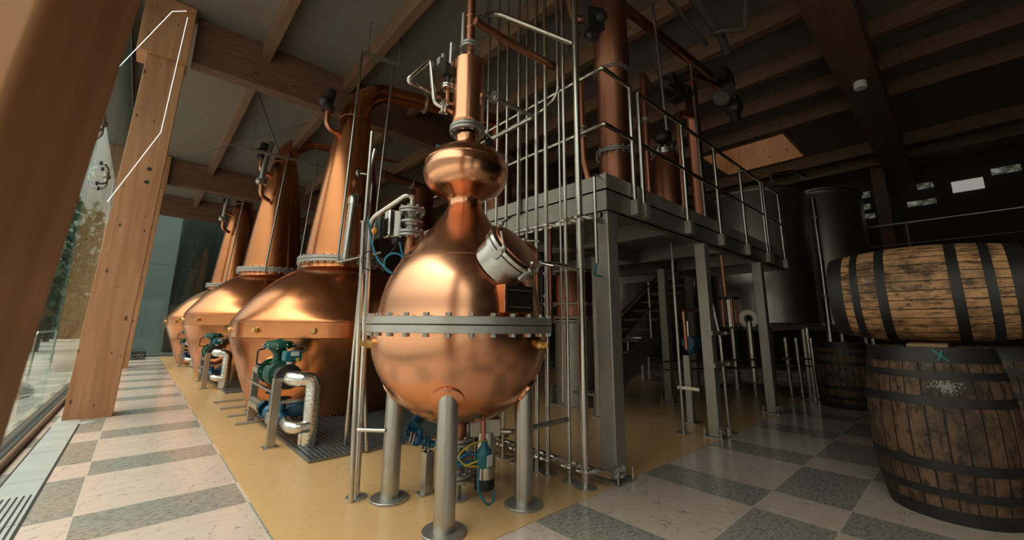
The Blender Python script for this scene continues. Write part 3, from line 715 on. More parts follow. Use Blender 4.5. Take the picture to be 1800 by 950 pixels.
# ================================================================== BIG STILLS
SX, SY = 2.367, 6.778
def big_still(label):
    root = thing('pot_still', (SX, SY, 0), label, 'still', 'big copper pot stills in a row')
    c = (SX, SY, 0)
    bd = lat([(1.06, .015), (1.08, .02), (1.25, .5), (1.425, 1.03)], 'lower_body', 'copper_still', root, c, 3, 112, False)
    B().lathe([(1.428, 1.035), (1.434, 1.04), (1.434, 1.235), (1.428, 1.24)], c, 112).build('belly_band', 'copper_still', root)
    lat([(1.428, 1.24), (1.424, 1.262), (1.405, 1.30), (1.36, 1.37), (1.281, 1.475), (1.20, 1.58), (1.094, 1.70), (.98, 1.81), (.856, 1.915), (.74, 1.995), (.66, 2.04), (.625, 2.065), (.612, 2.10), (.61, 2.15)], 'dome', 'copper_still', root, c, 5, 112)
    f = B().ringdisc((SX, SY, 2.20), .54, .676, .045, 80).ringdisc((SX, SY, 2.148), .54, .676, .045, 80).build('neck_flange', 'ring', root)
    B().bolts((SX, SY, 0), .65, 32, .016, 2.125, 2.268).build('flange_bolts', 'steel_bright', f)
    ck = lat([(.58, 2.245), (.565, 2.30), (.507, 2.85), (.39, 3.90), (.30, 4.5), (.245, 4.76)], 'neck_cone', 'copper_still', root, c, 4, 80)
    B().ringdisc((SX, SY, 4.752), .22, .252, .016, 60).build('neck_seam', 'copper_pipe', ck)
    d = V((.97, -.22, .03)).normalized()
    pts = [V((SX, SY, 4.76))]; rr = [.245]
    n = 14
    for k in range(1, n + 1):
        a = k / n * PI / 2 * .97
        pts.append(V((SX, SY, 4.80)) + d * (.62 * (1 - math.cos(a))) + V((0, 0, .64 * math.sin(a)))); rr.append(.245 - .095 * (k / n) ** .8)
    pts.append(pts[-1] + d * .5); rr.append(.145); pts.append(pts[-1] + d * 1.7); rr.append(.145)
    arm = B().sweep(pts, rr, 40).build('lyne_arm', 'copper_still', root)
    q = pts[-2] + d * .12
    B().ringdisc(q, .13, .20, .03, 36, d).bolts(q, .18, 10, .014, -.03, .06, d).build('arm_flange', 'cast', arm)
    # plugs round the belly band
    for k in range(12):
        a = math.radians(-150 + k * 30); dd = V((math.cos(a), math.sin(a), 0)); p = V((SX, SY, 1.13)) + dd * 1.43
        B().cyl(p, p + dd * .03, .045, 18, .036).cyl(p + dd * .03, p + dd * .06, .03, 6).build('side_plug', 'brass', root)
    # charging bend and valve on the neck
    b = B().tube([(SX - .30, SY - .05, 4.42), (SX - .42, SY - .08, 4.42), (SX - .50, SY - .10, 4.50), (SX - .50, SY - .10, 4.72)], .045, .1, 16).build('vent_bend', 'copper_pipe', root)
    B().cyl((SX - .50, SY - .1, 4.72), (SX - .50, SY - .1, 4.80), .10, 22).cyl((SX - .50, SY - .1, 4.80), (SX - .50, SY - .1, 4.92), .07, 16).ball((SX - .58, SY - .14, 4.86), .085).cyl((SX - .50, SY - .1, 4.92), (SX - .48, SY - .1, 5.10), .085, 18).build('vent_valve', 'black', b)
    return root
ST = big_still('big copper pot still directly behind the front still, nearest of the row')
ST2 = clone(ST, (2.37 - SX, 11.8 - SY, 0), 'big copper pot still in the middle of the row', None, 1.148)
ST3 = clone(ST, (2.24 - SX, 16.8 - SY, 0), 'big copper pot still at the far end by the teal wall', None, 1.13)

# gratings
def grating(x0, x1, y0, y1, label):
    root = thing('floor_grating', ((x0 + x1) / 2, (y0 + y1) / 2, 0), label, 'grating', 'floor gratings around the big stills')
    B().box((x0, y0, .0045), (x1, y1, .006)).build('tray', 'pit', root)
    b = B(); y = y0
    while y < y1: b.box((x0, y, .006), (x1, y + .007, .024)); y += .04
    x = x0
    while x < x1: b.box((x, y0, .010), (x + .012, y1, .0265)); x += .045
    b.build('bars', 'grate', root)
    B().box((x0 - .01, y0 - .01, .0045), (x1 + .01, y0, .026)).box((x0 - .01, y0, .0045), (x0, y1, .026)).box((x0 - .01, y1, .0045), (x1 + .01, y1 + .01, .026)).build('frame', 'galv_dark', root)
grating(1.28, 3.3, 4.05, 7.0, 'square mesh floor grating in front of the nearest big still')
grating(1.30, 3.3, 8.9, 11.9, 'square mesh floor grating in front of the middle big still')
grating(1.28, 3.3, 14.1, 16.6, 'square mesh floor grating in front of the far big still')

# ------- steam valve skid
def skid(label):
    X = 1.16
    root = thing('steam_valve_skid', (X, 5.4, 0), label, 'valve station', 'steam valve stations before the big stills')
    for y, x in ((4.81, 1.13), (6.14, 1.19)):
        lg = B().box((x - .04, y - .03, .01), (x + .04, y + .03, .665)).build('stand_leg', 'steel_leg', root, .003)
        B().box((x - .07, y - .06, 0), (x + .07, y + .06, .012)).build('foot_plate', 'cast', lg)
    B().box((1.12, 4.8, .50), (1.15, 6.2, .525)).build('cross_bar', 'steel', root)
    B().box((1.16, 4.79, .41), (1.55, 4.83, .44)).box((1.53, 4.79, .02), (1.56, 4.83, .44)).build('side_bracket', 'steel_leg', root)
    zc = .67; x = 1.235
    # upper line: insulated inlet, green control valve, insulated outlet bend down
    B().cyl((x, 6.02, zc), (x, 5.62, zc), .10, 28).build('inlet_cladding', 'foil', root)
    gv = B().ball((x, 5.35, zc), .135, 1, 1.1, 1).cyl((x, 5.62, zc), (x, 5.58, zc), .14, 28).cyl((x, 5.12, zc), (x, 5.08, zc), .14, 28).cyl((x, 5.6, zc), (x, 5.1, zc), .085, 24).cyl((x, 5.35, zc), (x, 5.35, zc + .22), .052, 18).build('control_valve', 'green', root)
    B().bolts((x, 5.62, zc), .115, 8, .014, -.01, .06, (0, -1, 0)).build('valve_bolts', 'steel_bright', gv)
    B().cyl((x - .03, 5.35, zc + .14), (x - .03, 5.35, zc + .27), .02, 10).cyl((x + .04, 5.35, zc + .14), (x + .04, 5.35, zc + .27), .02, 10).build('yoke', 'green', gv)
    dm = B().lathe([(0, .21), (.06, .21), (.09, .25), (.15, .275), (.15, .282), (.165, .282), (.165, .302), (.15, .302), (.14, .34), (.12, .355), (.05, .36), (.03, .372), (.0, .385)], (x, 5.35, zc), 36).build('diaphragm', 'green', gv)
    B().bolts((x, 5.35, zc), .158, 10, .012, .265, .318).build('diaphragm_bolts', 'black', dm)
    B().tube([(x - .15, 5.30, zc + .27), (x - .22, 5.28, zc + .26), (x - .22, 5.28, zc + .10), (x - .04, 5.30, zc + .10)], .009, .03, 8).build('air_line', 'black', gv)
    B().cyl((x, 5.08, zc), (x, 4.86, zc), .105, 28).build('flange_cladding', 'foil', root)
    pb = B().obox((x + .05, 4.98, zc + .20), (.085, 0, 0), (0, .07, 0), (0, 0, .055)).build('positioner_box', 'teal', root, .015)
    B().obox((x + .06, 4.906, zc + .225), (.04, 0, 0), (0, .002, 0), (0, 0, .02)).build('label', 'white', pb)
    B().cyl((x + .09, 4.915, zc + .165), (x + .09, 4.90, zc + .165), .018, 14).build('knob', 'yellow', pb)
    B().tube([(x + .12, 5.0, zc + .21), (x + .20, 5.0, zc + .26), (x + .19, 5.1, zc + .30), (x + .12, 5.25, zc + .30)], .007, .05, 8).build('cable', 'black', pb)
    B().cyl((x + .03, 4.98, zc + .02), (x + .05, 4.98, zc + .15), .05, 18, .045).build('riser', 'steel', root)
    B().cyl((x, 4.86, zc), (x, 4.80, zc), .125, 28).build('black_flange', 'black', root)
    B().tube([(x, 4.80, zc), (x, 4.62, zc - .005), (1.41, 4.56, zc - .01), (1.41, 4.56, .02)], .075, .17, 28).build('outlet_cladding', 'foil', root)
    # lower line: condensate
    z2 = .24
    B().cyl((x - .04, 6.05, z2 + .03), (x - .04, 5.55, z2 + .03), .075, 24).build('inlet_cladding', 'foil', root)
    lv = B().ball((x, 5.40, z2), .08).cyl((x, 5.58, z2), (x, 5.55, z2), .095, 24).cyl((x, 5.22, z2), (x, 5.19, z2), .095, 24).cyl((x, 5.4, z2), (x, 5.4, z2 + .20), .03, 14).cyl((x, 5.05, z2), (x, 5.0, z2), .09, 24).cyl((x, 5.2, z2), (x, 4.75, z2), .05, 20).ball((x, 4.93, z2), .075).cyl((x, 4.93, z2), (x, 4.93, z2 + .20), .03, 14).build('stop_valve', 'blue', root)
    for y in (5.4, 4.93):
        B().lathe([(.07, 0), (.082, .008), (.07, .016), (.058, .008), (.07, 0)], (x, y, z2 + .20), 24).bar((x - .07, y, z2 + .208), (x + .07, y, z2 + .208), .012, .008).build('hand_wheel', 'black', lv)
    B().obox((x - .03, 5.12, z2 - .02), (.06, 0, 0), (0, .10, 0), (0, 0, .06)).build('steam_trap', 'cast', root, .015)
    B().cyl((x + .06, 5.0, z2 + .04), (x + .19, 4.95, z2 + .09), .07, 24, .09).ball((x + .20, 4.945, z2 + .095), .092).build('float_housing', 'blue', root)
    B().tube([(x, 4.75, z2), (x, 4.56, z2 - .03), (1.40, 4.52, z2 - .03)], .058, .1, 24).build('drain_cladding', 'foil', root)
    B().cyl((1.36, 4.60, .02), (1.36, 4.60, .17), .04, 18).build('drain_stub', 'foil', root)
    return root
SK = skid('valve station with green diaphragm valve and foil pipes before the nearest big still')
clone(SK, (-.06, 5.02, 0), 'valve station with foil pipes before the middle big still')
clone(SK, (-.10, 10.4, 0), 'valve station half hidden before the far big still')
# skids' loose floor bars
for k, (y, l) in enumerate(((6.08, 'nearest'), (6.66, 'second'), (7.31, 'third'), (7.96, 'farthest'))):
    tag(B().box((1.02, y - .02, .002), (1.75, y + .02, .035)).build('floor_bar', 'ring', None, .003), 'flat steel bar on the yellow floor, %s of four beside the nearest big still' % l, 'bar', 'steel bars beside the nearest big still')
# insulated uprights and instrument pipes at the big stills
def upright(label):
    root = thing('insulated_pipe', (2.12, 6.0, 2.1), label, 'pipe', 'silver clad uprights at the still necks')
    B().cyl((2.118, 6.0, 2.12), (2.165, 6.0, 3.02), .058, 24).build('cladding', 'steel_bright', root)
    B().tube([(2.165, 6.0, 3.0), (2.172, 6.0, 3.14), (2.30, 6.22, 3.17)], .075, .1, 20).build('foil_elbow', 'foil', root)
    B().tube([(2.02, 5.98, 2.10), (2.55, 5.75, 2.28)], .03, .03).build('feed_pipe', 'steel', root)
    return root
UP = upright('silver clad upright pipe at the neck of the nearest big still')
clone(UP, (-.12, 5.5, .30), 'silver clad upright pipe at the neck of the middle big still')
def sample_line(label):
    root = thing('sample_line', (2.4, 6.1, 2), label, 'pipe', 'thin bent sample lines at the still necks')
    B().tube([(2.43, 6.0, 1.95), (2.44, 6.0, 3.42), (2.38, 6.02, 3.56), (2.27, 6.15, 3.58)], .018, .06, 10).build('tube', 'steel', root)
    B().disc((2.28, 6.14, 3.58), .06, .03, 20, (-.6, .8, 0)).build('flange', 'cast', root)
    return root
SL = sample_line('thin bent sample line on the neck of the nearest big still')
clone(SL, (-.08, 5.55, .30), 'thin bent sample line on the neck of the middle big still')
# hanging conduits
pipe('hanging_conduit', 'thin conduit hanging left of the nearest big neck', 'conduit', [(2.108, 6.0, 5.60), (2.012, 5.99, 2.12), (2.06, 5.96, 2.08), (2.40, 5.9, 2.2)], .019, 'steel', .04)
pipe('hanging_conduit', 'thin conduit hanging right of the nearest big neck', 'conduit', [(2.647, 6.0, 5.62), (2.50, 6.0, 1.9)], .017, 'steel_leg', .04)
hb_ = thing('conduit_bracket', (2.35, 6.0, 5.5), 'dark strut carrying the conduits over the nearest big still', 'bracket', 'conduit brackets over the big stills')
B().bar((2.10, 6.0, 5.56), (2.75, 5.9, 5.60), .05, .05).build('strut', 'galv_dark', hb_)
B().cyl((2.7, 5.9, 5.60), (2.7, 5.9, 6.19), .012, 8).cyl((2.2, 6.0, 5.57), (2.2, 6.0, 6.19), .012, 8).build('threaded_rod', 'galv_dark', hb_)
for dx, dy, lab in ((0, 5.0, 'middle'), (-.15, 10.0, 'far')):
    h2 = thing('conduit_bracket', (2.0 + dx, 6.0 + dy, 5.0), 'dark cross strut over the %s big still' % lab, 'bracket', 'conduit brackets over the big stills')
    B().bar((1.25 + dx, 6.2 + dy, 5.42), (3.1 + dx, 6.0 + dy, 5.38), .06, .06).build('strut', 'galv_dark', h2)
    B().cyl((1.5 + dx, 6.2 + dy, 5.42), (1.5 + dx, 6.2 + dy, 6.19), .012, 8).cyl((2.9 + dx, 6.0 + dy, 5.4), (2.9 + dx, 6.0 + dy, 6.19), .012, 8).build('threaded_rod', 'galv_dark', h2)
    pipe('hanging_conduit', 'thin conduit hanging before the neck of the %s big still' % lab, 'conduit', [(2.25 + dx, 6.0 + dy, 5.5), (2.05 + dx, 6.0 + dy, 2.45)], .02, 'steel_leg')
    pipe('hanging_conduit', 'thin conduit hanging right of the neck of the %s big still' % lab, 'conduit', [(2.95 + dx, 6.0 + dy, 5.5), (2.75 + dx, 6.0 + dy, 2.3)], .02, 'steel_leg')
    v = thing('vent_stack', (1.9 + dx, 6.3 + dy, 4.6), 'dark vent stack with valve beside the %s big neck' % lab, 'vent', 'vent stacks beside the far necks')
    B().tube([(1.78 + dx, 6.2 + dy, 4.75), (1.80 + dx, 6.2 + dy, 5.15), (1.90 + dx, 6.2 + dy, 5.75)], .06, .1).build('stack', 'steel_leg', v)
    B().cyl((1.78 + dx, 6.2 + dy, 4.60), (1.78 + dx, 6.2 + dy, 4.75), .11, 18).ball((1.72 + dx, 6.15 + dy, 4.66), .08).build('valve', 'cast', v)
    B().tube([(1.78 + dx, 6.2 + dy, 4.62), (1.80 + dx, 6.25 + dy, 4.35), (2.02 + dx, 6.4 + dy, 4.28)], .05, .12).build('bend', 'copper_pipe', v)
# sprinkler wire
pipe('tie_rod', 'thin dark tie rod slanting below the ceiling', 'rod', [(1.02, 8.12, 5.42), (2.35, 11.5, 5.2)], .012, 'black', 0)
pipe('tie_rod', 'thin tie rod crossing the slanting one under the ceiling', 'rod', [(.35, 13.2, 5.5), (2.2, 9.2, 5.62)], .010, 'black', 0)

# condensers behind the front still and behind the deck
cd = thing('condenser', (5.35, 6.1, 0), 'tall copper condenser rising behind the pipe bank', 'condenser', 'copper condensers behind the platform')
B().lathe([(.30, .02), (.30, 4.7), (.27, 4.85), (.15, 5.0), (.15, 5.4)], (5.15, 6.15, 0), 48).build('shell', 'copper_column', cd)
B().ringdisc((5.15, 6.15, 4.6), .29, .36, .05).build('flange', 'cast', cd)
c2 = thing('condenser', (6.0, 11.2, 0), 'dark copper condenser seen between the big neck and the front still', 'condenser', 'copper condensers behind the platform')
B().lathe([(.36, .02), (.36, 5.6), (.33, 5.75), (.2, 5.85), (0, 5.9)], (6.45, 11.6, 0), 48).build('shell', 'copper_column', c2)
B().ringdisc((6.45, 11.6, 5.2), .35, .37, .05).build('band', 'copper_pipe', c2)
B().tube([(4.9, 11.3, 5.75), (6.2, 11.45, 5.72)], .12, 0, 24).build('inlet_pipe', 'copper_pipe', c2)
B().disc((5.9, 11.42, 5.73), .17, .05, 28, (1, .1, 0)).build('inlet_flange', 'cast', c2)

# ================================================================== PLATFORM
PX0, PX1, PY0, PY1 = 2.93, 8.25, 1.99, 5.3
pf = thing('steel_platform', (PX0, PY0, 0), 'raised grey steel platform with railings, right of the front still', 'platform')
ZB, ZT = 2.22, 2.43
b = B().box((PX0, PY0, ZB), (PX1, PY0 + .012, ZT)).box((PX0, PY0, ZB), (PX1, PY0 + .09, ZB + .014)).box((PX0, PY0, ZT - .014), (PX1, PY0 + .09, ZT))
b.build('front_beam', 'galv_dark', pf)
b = B().box((PX0, PY0 + .013, ZB), (PX0 + .012, PY1, ZT)).box((PX0, PY0 + .013, ZB), (PX0 + .09, PY1, ZB + .014)).box((PX0, PY0 + .013, ZT - .014), (PX0 + .09, PY1, ZT))
b.build('side_beam', 'galv', pf)
B().box((PX1 - .012, PY0 + .013, ZB), (PX1, PY1, ZT)).build('end_beam', 'galv_dark', pf)
for x in (4.3, 5.9, 7.2): B().box((x - .05, PY0 + .1, ZB + .02), (x + .05, PY1, ZT)).build('cross_beam', 'galv_dark', pf)
B().box((PX0 + .1, 3.4, ZB + .02), (PX1, 3.5, ZT - .001)).build('cross_beam', 'galv_dark', pf)
B().box((PX0 + .02, PY0 + .02, ZT), (PX1 - .02, PY1, ZT + .02)).build('deck_plate', 'galv_dark', pf)
B().box((PX0, PY0, ZT + .004), (PX0 + .006, PY1, 2.575)).build('toe_board', 'galv', pf)
B().box((PX0 + .007, PY0, ZT + .004), (PX1, PY0 + .006, 2.575)).build('toe_board', 'galv', pf)
for k, (x, y, s) in enumerate(((2.945, 2.0, .15), (4.95, 2.0, .125), (6.99, 2.0, .13), (6.65, 3.40, .13), (4.80, 3.45, .12), (8.1, 3.6, .12))):
    cl = B().box((x, y, .012), (x + s, y + s, ZB)).build('column', 'galv', pf, .008)
    B().box((x - .05, y - .05, 0), (x + s + .05, y + s + .05, .014)).build('base_plate', 'cast', cl)
    for ax_, ay_ in ((x - .03, y - .03), (x + s + .03, y - .03), (x - .03, y + s + .03)): B().cyl((ax_, ay_, .01), (ax_, ay_, .10), .008, 8).build('anchor_bolt', 'steel_bright', cl)
    B().box((x - .012, y - .012, ZB - .012), (x + s + .012, y + s + .012, ZB)).build('cap_plate', 'cast', cl)
    if k < 3:
        b = B(); random.seed(k)
        for j in range(16): b.ball((x - .012 + random.uniform(-.035, s * .8), y - .006 + random.uniform(-.02, .01), random.uniform(.01, .11)), random.uniform(.012, .028), 1, 1, .7, 8, 5)
        b.build('grout_heap', 'white_chalk', cl)
# railings: front sections and left side section
def rail_section(label, xs, x0, x1, Y=1.965, corner=False, sock=True):
    root = thing('guard_rail', (x0, Y, ZT), label, 'railing', 'stainless guard rails around the platform')
    for z, nm in ((3.60, 'top_rail'), (3.03, 'mid_rail')):
        if corner: B().tube([(x0 + .02, 4.9, z), (x0, Y, z), (x1, Y, z)], .021, .012, 14).build(nm, 'steel', root)
        else: B().tube([(x0, Y, z), (x1, Y, z)], .021, 0, 14).build(nm, 'steel', root)
    for x in xs:
        p = B().cyl((x, Y, 2.33), (x, Y, 3.60), .022, 16).build('rail_post', 'steel', root)
        B().box((x - .045, Y - .045, 2.25), (x + .045, Y + .026, 2.40)).build('post_socket', 'galv', p, .004)
    if corner:
        for y in (3.1, 4.3): B().cyl((x0 + .01, y, 2.40), (x0 + .01, y, 3.60), .02, 14).build('rail_post', 'steel', root)
    return root
rail_section('stainless guard rail wrapping the near corner of the platform', [3.36], 2.90, 3.36, corner=True)
rail_section('stainless guard rail along the middle of the platform front', [3.52, 4.48, 5.42], 3.52, 5.42)
rail_section('stainless guard rail along the far part of the platform front', [6.36, 7.28], 5.44, 7.28)
rail_section('short stainless guard rail at the far end of the platform', [7.40, 8.22], 7.40, 8.22)
# clamp rails
def clamp_rail(z, label, wd):
    root = thing('clamp_rail', (2.76, 2.5, z), label, 'bracket', 'clamp rails holding the pipe bank')
    B().box((2.74, 1.93, z - .02), (2.775, 3.75, z + .02)).build('rail', 'steel', root)
    for y in PIPE_Y:
        B().box((2.66, y - .045, z - .012), (2.745, y + .045, z + .012)).cyl((2.655, y - .05, z), (2.655, y - .02, z), .014, 8).cyl((2.655, y + .02, z), (2.655, y + .05, z), .014, 8).build('clamp', 'steel_bright', root)
    for y in (2.05, 3.0, 3.7) if z > 1 else (2.02, 3.3):
        B().box((2.76, y - .02, z - .02), (2.95, y + .02, z + .02)).build('bracket_arm', 'galv', root)
PIPE_Y = [2.112, 2.267, 2.50, 2.625, 2.76, 2.885, 3.07, 3.23, 3.41]
PIPE_R = [.031, .0165, .0205, .0205, .013, .0165, .016, .016, .014]
clamp_rail(2.135, 'row of bright pipe clamps under the platform edge', 1)
clamp_rail(.118, 'row of bright pipe clamps near the floor', 1)
ordn = ['thick vertical steel pipe beside the corner column', 'second vertical pipe of the bank, counted from the corner column', 'third vertical pipe of the bank, counted from the corner column', 'fourth vertical pipe of the bank, counted from the corner column', 'slender fifth vertical pipe of the bank, counted from the corner column', 'sixth vertical pipe of the bank, counted from the corner column', 'seventh vertical pipe of the bank, right behind the copper bulb', 'eighth vertical pipe of the bank, partly behind the copper bulb', 'last vertical pipe of the bank, behind the copper cone']
for i, (y, r) in enumerate(zip(PIPE_Y, PIPE_R)):
    x = 2.69
    root = thing('riser_pipe', (x, y, 0), ordn[i], 'pipe', 'bank of vertical steel pipes at the platform')
    B().cyl((x, y, .005), (x, y, 6.1), r, 18).build('tube', 'steel', root)
    B().disc((x, y, 0), r * 1.4 + .042, .012, 28).build('floor_flange', 'cast', root)
# shorter bank pipes
pipe('riser_pipe', 'slim pipe starting beside the thick pipe and passing up the platform edge', 'pipe', [(2.69, 2.325, .6), (2.69, 2.325, 3.42)], .010, 'steel', 0)
pipe('process_pipe', 'steel pipe coming down and bending away level behind the bank', 'pipe', [(2.72, 2.36, 6.1), (2.72, 2.36, 3.42), (2.72, 2.55, 3.34), (2.72, 3.9, 3.34)], .0165, 'steel', .10)
pipe('process_pipe', 'short steel pipe bending out of the platform toe board', 'pipe', [(2.72, 1.965, 1.72), (2.72, 1.965, 2.50), (2.94, 2.03, 2.52)], .0135, 'steel', .05)
pipe('cable', 'thin green and yellow cable beside the corner column', 'cable', [(2.72, 1.965, 1.74), (2.73, 1.99, 1.66), (2.80, 2.05, 1.64), (2.93, 2.07, 1.64)], .009, 'tube_blue', .04)
# pipes tying the column to the bank
cw = thing('cooling_loop', (1.9, 2.5, 3.1), 'dark steel water pipe looping from the column to the bank', 'pipe')
B().tube([(1.90, 2.45, 3.13), (2.46, 2.43, 3.12), (2.46, 3.02, 3.12)], .019, .03).build('tube', 'steel_leg', cw)
flange_pair(cw, (1.99, 2.447, 3.13), .018, .052, .014, 4, .009, (1, -.03, 0))
cu2 = thing('cooling_loop', (1.92, 2.5, 2.8), 'short steel pipe stub with valves behind the column base flange', 'pipe')
B().tube([(1.93, 2.47, 2.80), (2.08, 2.60, 2.83)], .016, 0).build('tube', 'steel', cu2)
B().ball((2.08, 2.62, 2.80), .04).cyl((2.1, 2.64, 2.74), (2.1, 2.64, 2.86), .022, 10).build('valve', 'black', cu2)
pipe('overhead_pipe', 'steel overhead pipe bending above the column towards the thick pipe', 'pipe', [(1.88, 2.58, 3.86), (2.02, 2.56, 4.07), (2.66, 2.13, 3.83)], .026, 'steel', .13)
pipe('spirit_pipe', 'reddish copper pipe running level from the column top to the platform', 'pipe', [(CX + .03, CY - .02, 3.80), (2.3, 2.5, 3.81), (2.80, 2.47, 3.82)], .036, 'copper_pipe', 0)
pts = [(1.82, 2.50, 3.86), (1.90, 2.53, 3.87)] + [(1.95 + .05 * math.cos(k * .5), 2.56 - .03 * math.cos(k * .5), 3.93 + .06 * math.sin(k * .5)) for k in range(-2, 12)] + [(2.02, 2.6, 4.1), (2.05, 2.62, 4.4)]
tag(B().sweep(catmull(pts, 3), .006, 6).build('cable', 'rubber'), 'thin looped cable beside the top of the copper column', 'cable')
# manway side copper pipes
pipe('copper_pipe', 'bent copper pipe right of the manway lid', 'pipe', [(2.28, 2.46, 1.93), (2.58, 2.53, 1.90), (2.60, 2.54, 1.28), (2.75, 2.58, 1.24)], .024, 'copper_pipe', .07)
pipe('copper_pipe', 'straight copper pipe dropping from under the platform', 'pipe', [(3.05, 2.79, 2.25), (3.05, 2.79, 1.32), (3.2, 2.9, 1.28)], .026, 'copper_pipe', .06)
pipe('process_pipe', 'steel pipe from the front still to the thick pipe', 'pipe', [(2.18, 2.28, 1.665), (2.40, 2.20, 1.715), (2.66, 2.115, 1.68)], .019, 'steel', .08)
pipe('tie_bar', 'dark tie bar from the right leg to the pipe bank', 'bar', [(1.95, 2.55, .45), (2.15, 2.35, .44), (2.68, 2.27, .47)], .018, 'steel_leg', .04)
# lower vessel on grey pedestal
lv = thing('condenser', (5.36, 4.345, 0), 'copper condenser on a grey cylinder pedestal under the platform', 'condenser')
B().lathe([(.33, .02), (.33, 1.28)], (5.36, 4.345, 0), 48).box((5.0, 4.0, 0), (5.7, 4.7, .02)).build('pedestal', 'galv', lv)
B().lathe([(.32, 1.36), (.32, 2.05), (.30, 2.1)], (5.36, 4.345, 0), 48).build('shell', 'copper_column', lv)
for z in (1.29, 1.34, 1.56, 2.10): B().ringdisc((5.36, 4.345, z), .3, .39, .03, 48).bolts((5.36, 4.345, z), .365, 16, .016, -.02, .05).build('flange', 'cast', lv)
ic = thing('instrument_cluster', (4.0, 3.5, 1.2), 'dark cluster of small valves and cables behind the pipe bank', 'instrument')
b = B(); random.seed(5)
for k in range(16):
    p = V((3.95 + random.uniform(-.1, .1), 3.75 + random.uniform(-.15, .15), 1.25 + k * .06)); b.ball(p, random.uniform(.03, .055), 1, 1, 1, 10, 6)
b.cyl((3.95, 3.75, 1.2), (3.95, 3.75, 2.2), .025, 10); b.build('valve_bodies', 'black', ic)
b = B()
for k in range(9): b.disc((3.9 + random.uniform(-.08, .08), 3.62, 1.3 + k * .1), .03, .02, 10, (-.7, -.7, 0))
b.build('valve_caps', 'steel', ic)

# ------- copper columns on the deck
dc = thing('distilling_tower', (3.87, 2.49, ZT), 'wide tall copper tower near the platform corner', 'tower', 'copper towers on the platform')
R1 = .186
B().lathe([(R1, ZT + .02), (R1, 3.17)], (3.87, 2.49, 0), 48).build('lower_shell', 'copper_column', dc)
B().lathe([(R1, 3.21), (R1, 4.22), (R1 * 1.12, 4.26), (R1 * 1.12, 5.4), (R1, 5.5)], (3.87, 2.49, 0), 48).build('upper_shell', 'copper_column', dc)
B().ringdisc((3.87, 2.49, 3.17), .17, .225, .02, 48).ringdisc((3.87, 2.49, 3.195), .17, .225, .02, 48).bolts((3.87, 2.49, 3.17), .208, 18, .011, -.025, .065).build('flange', 'cast', dc)
B().ringdisc((3.87, 2.49, 4.22), .17, .215, .015, 48).ringdisc((3.87, 2.49, 4.245), .17, .215, .015, 48).build('flange', 'cast', dc)
B().tube([(3.75, 2.6, 5.0), (3.5, 2.75, 4.95), (3.42, 2.8, 5.4)], .05, .1, 18).build('top_branch', 'copper_pipe', dc)
va = thing('butterfly_valve', (3.6, 2.6, 4.8), 'black valve hanging beside the top of the wide copper tower', 'valve')
B().obox((3.62, 2.55, 4.86), (.09, -.05, 0), (.04, .07, 0), (0, 0, .15)).cyl((3.6, 2.6, 4.72), (3.62, 2.55, 4.66), .06, 14).ball((3.66, 2.48, 4.9), .09).build('body', 'black', va)
pts = [(3.52, 2.68, 4.75), (3.45, 2.72, 4.55)] + [(3.42 + .06 * math.cos(k * .5), 2.74, 4.52 + .09 * math.sin(k * .5)) for k in range(14)] + [(3.3, 2.8, 4.6), (3.2, 2.85, 4.75)]
B().sweep(catmull(pts, 3), .012, 6).build('cable', 'rubber', va)
sc_ = thing('spirit_vessel', (4.77, 2.33, ZT), 'short copper vessel with clamped steel lid on the platform', 'vessel')
B().lathe([(.168, ZT + .02), (.168, 3.38), (.155, 3.40)], (4.80, 2.34, 0), 40).build('shell', 'copper_column', sc_)
B().ringdisc((4.80, 2.34, 3.40), .1, .17, .03, 40).disc((4.80, 2.34, 3.43), .16, .05, 40).bolts((4.80, 2.34, 3.4), .16, 12, .014, -.02, .1).build('lid', 'steel', sc_)
B().cyl((4.80, 2.34, 3.48), (4.80, 2.34, 3.62), .04, 14).ball((4.74, 2.33, 3.66), .10).obox((4.83, 2.34, 3.70), (.08, 0, 0), (0, .06, 0), (0, 0, .06)).build('valve', 'black', sc_)
tc = thing('distilling_tower', (6.12, 2.48, ZT), 'tall slim copper tower toward the far end of the platform', 'tower', 'copper towers on the platform')
B().lathe([(.098, ZT + .02), (.098, 4.5), (.103, 4.51), (.098, 4.52), (.098, 5.1), (.08, 5.16), (.05, 5.2)], (6.12, 2.48, 0), 36).build('shell', 'copper_column', tc)
B().tube([(6.12, 2.48, 5.15), (6.12, 2.48, 5.28), (6.6, 2.4, 5.35), (7.0, 2.3, 5.3)], .05, .1, 18).build('top_branch', 'copper_pipe', tc)
B().cyl((6.9, 2.3, 5.1), (7.1, 2.25, 5.35), .13, 22).build('end_drum', 'cast', tc)
B().ball((7.2, 2.2, 5.0), .14).cyl((7.2, 2.2, 4.7), (7.2, 2.2, 5.2), .09, 16).obox((7.0, 2.25, 5.5), (.2, 0, 0), (0, .1, 0), (0, 0, .12)).build('head_valve', 'black', tc)
pipe('copper_pipe', 'thin copper pipe standing left of the short vessel', 'pipe', [(4.35, 2.35, ZT + .02), (4.35, 2.35, 4.35), (4.45, 2.4, 4.46), (5.0, 2.6, 4.62)], .042, 'copper_pipe', .1, None, [((4.35, 2.35, ZT + .02), (0, 0, 1), .07, .03), ((4.35, 2.35, 3.72), (0, 0, 1), .07, .05)])
pipe('copper_pipe', 'thin copper pipe right of the short vessel, bending to the slim tower', 'pipe', [(5.45, 2.42, ZT + .02), (5.45, 2.42, 4.2), (5.5, 2.43, 4.32), (6.4, 2.45, 4.62)], .05, 'copper_pipe', .1)
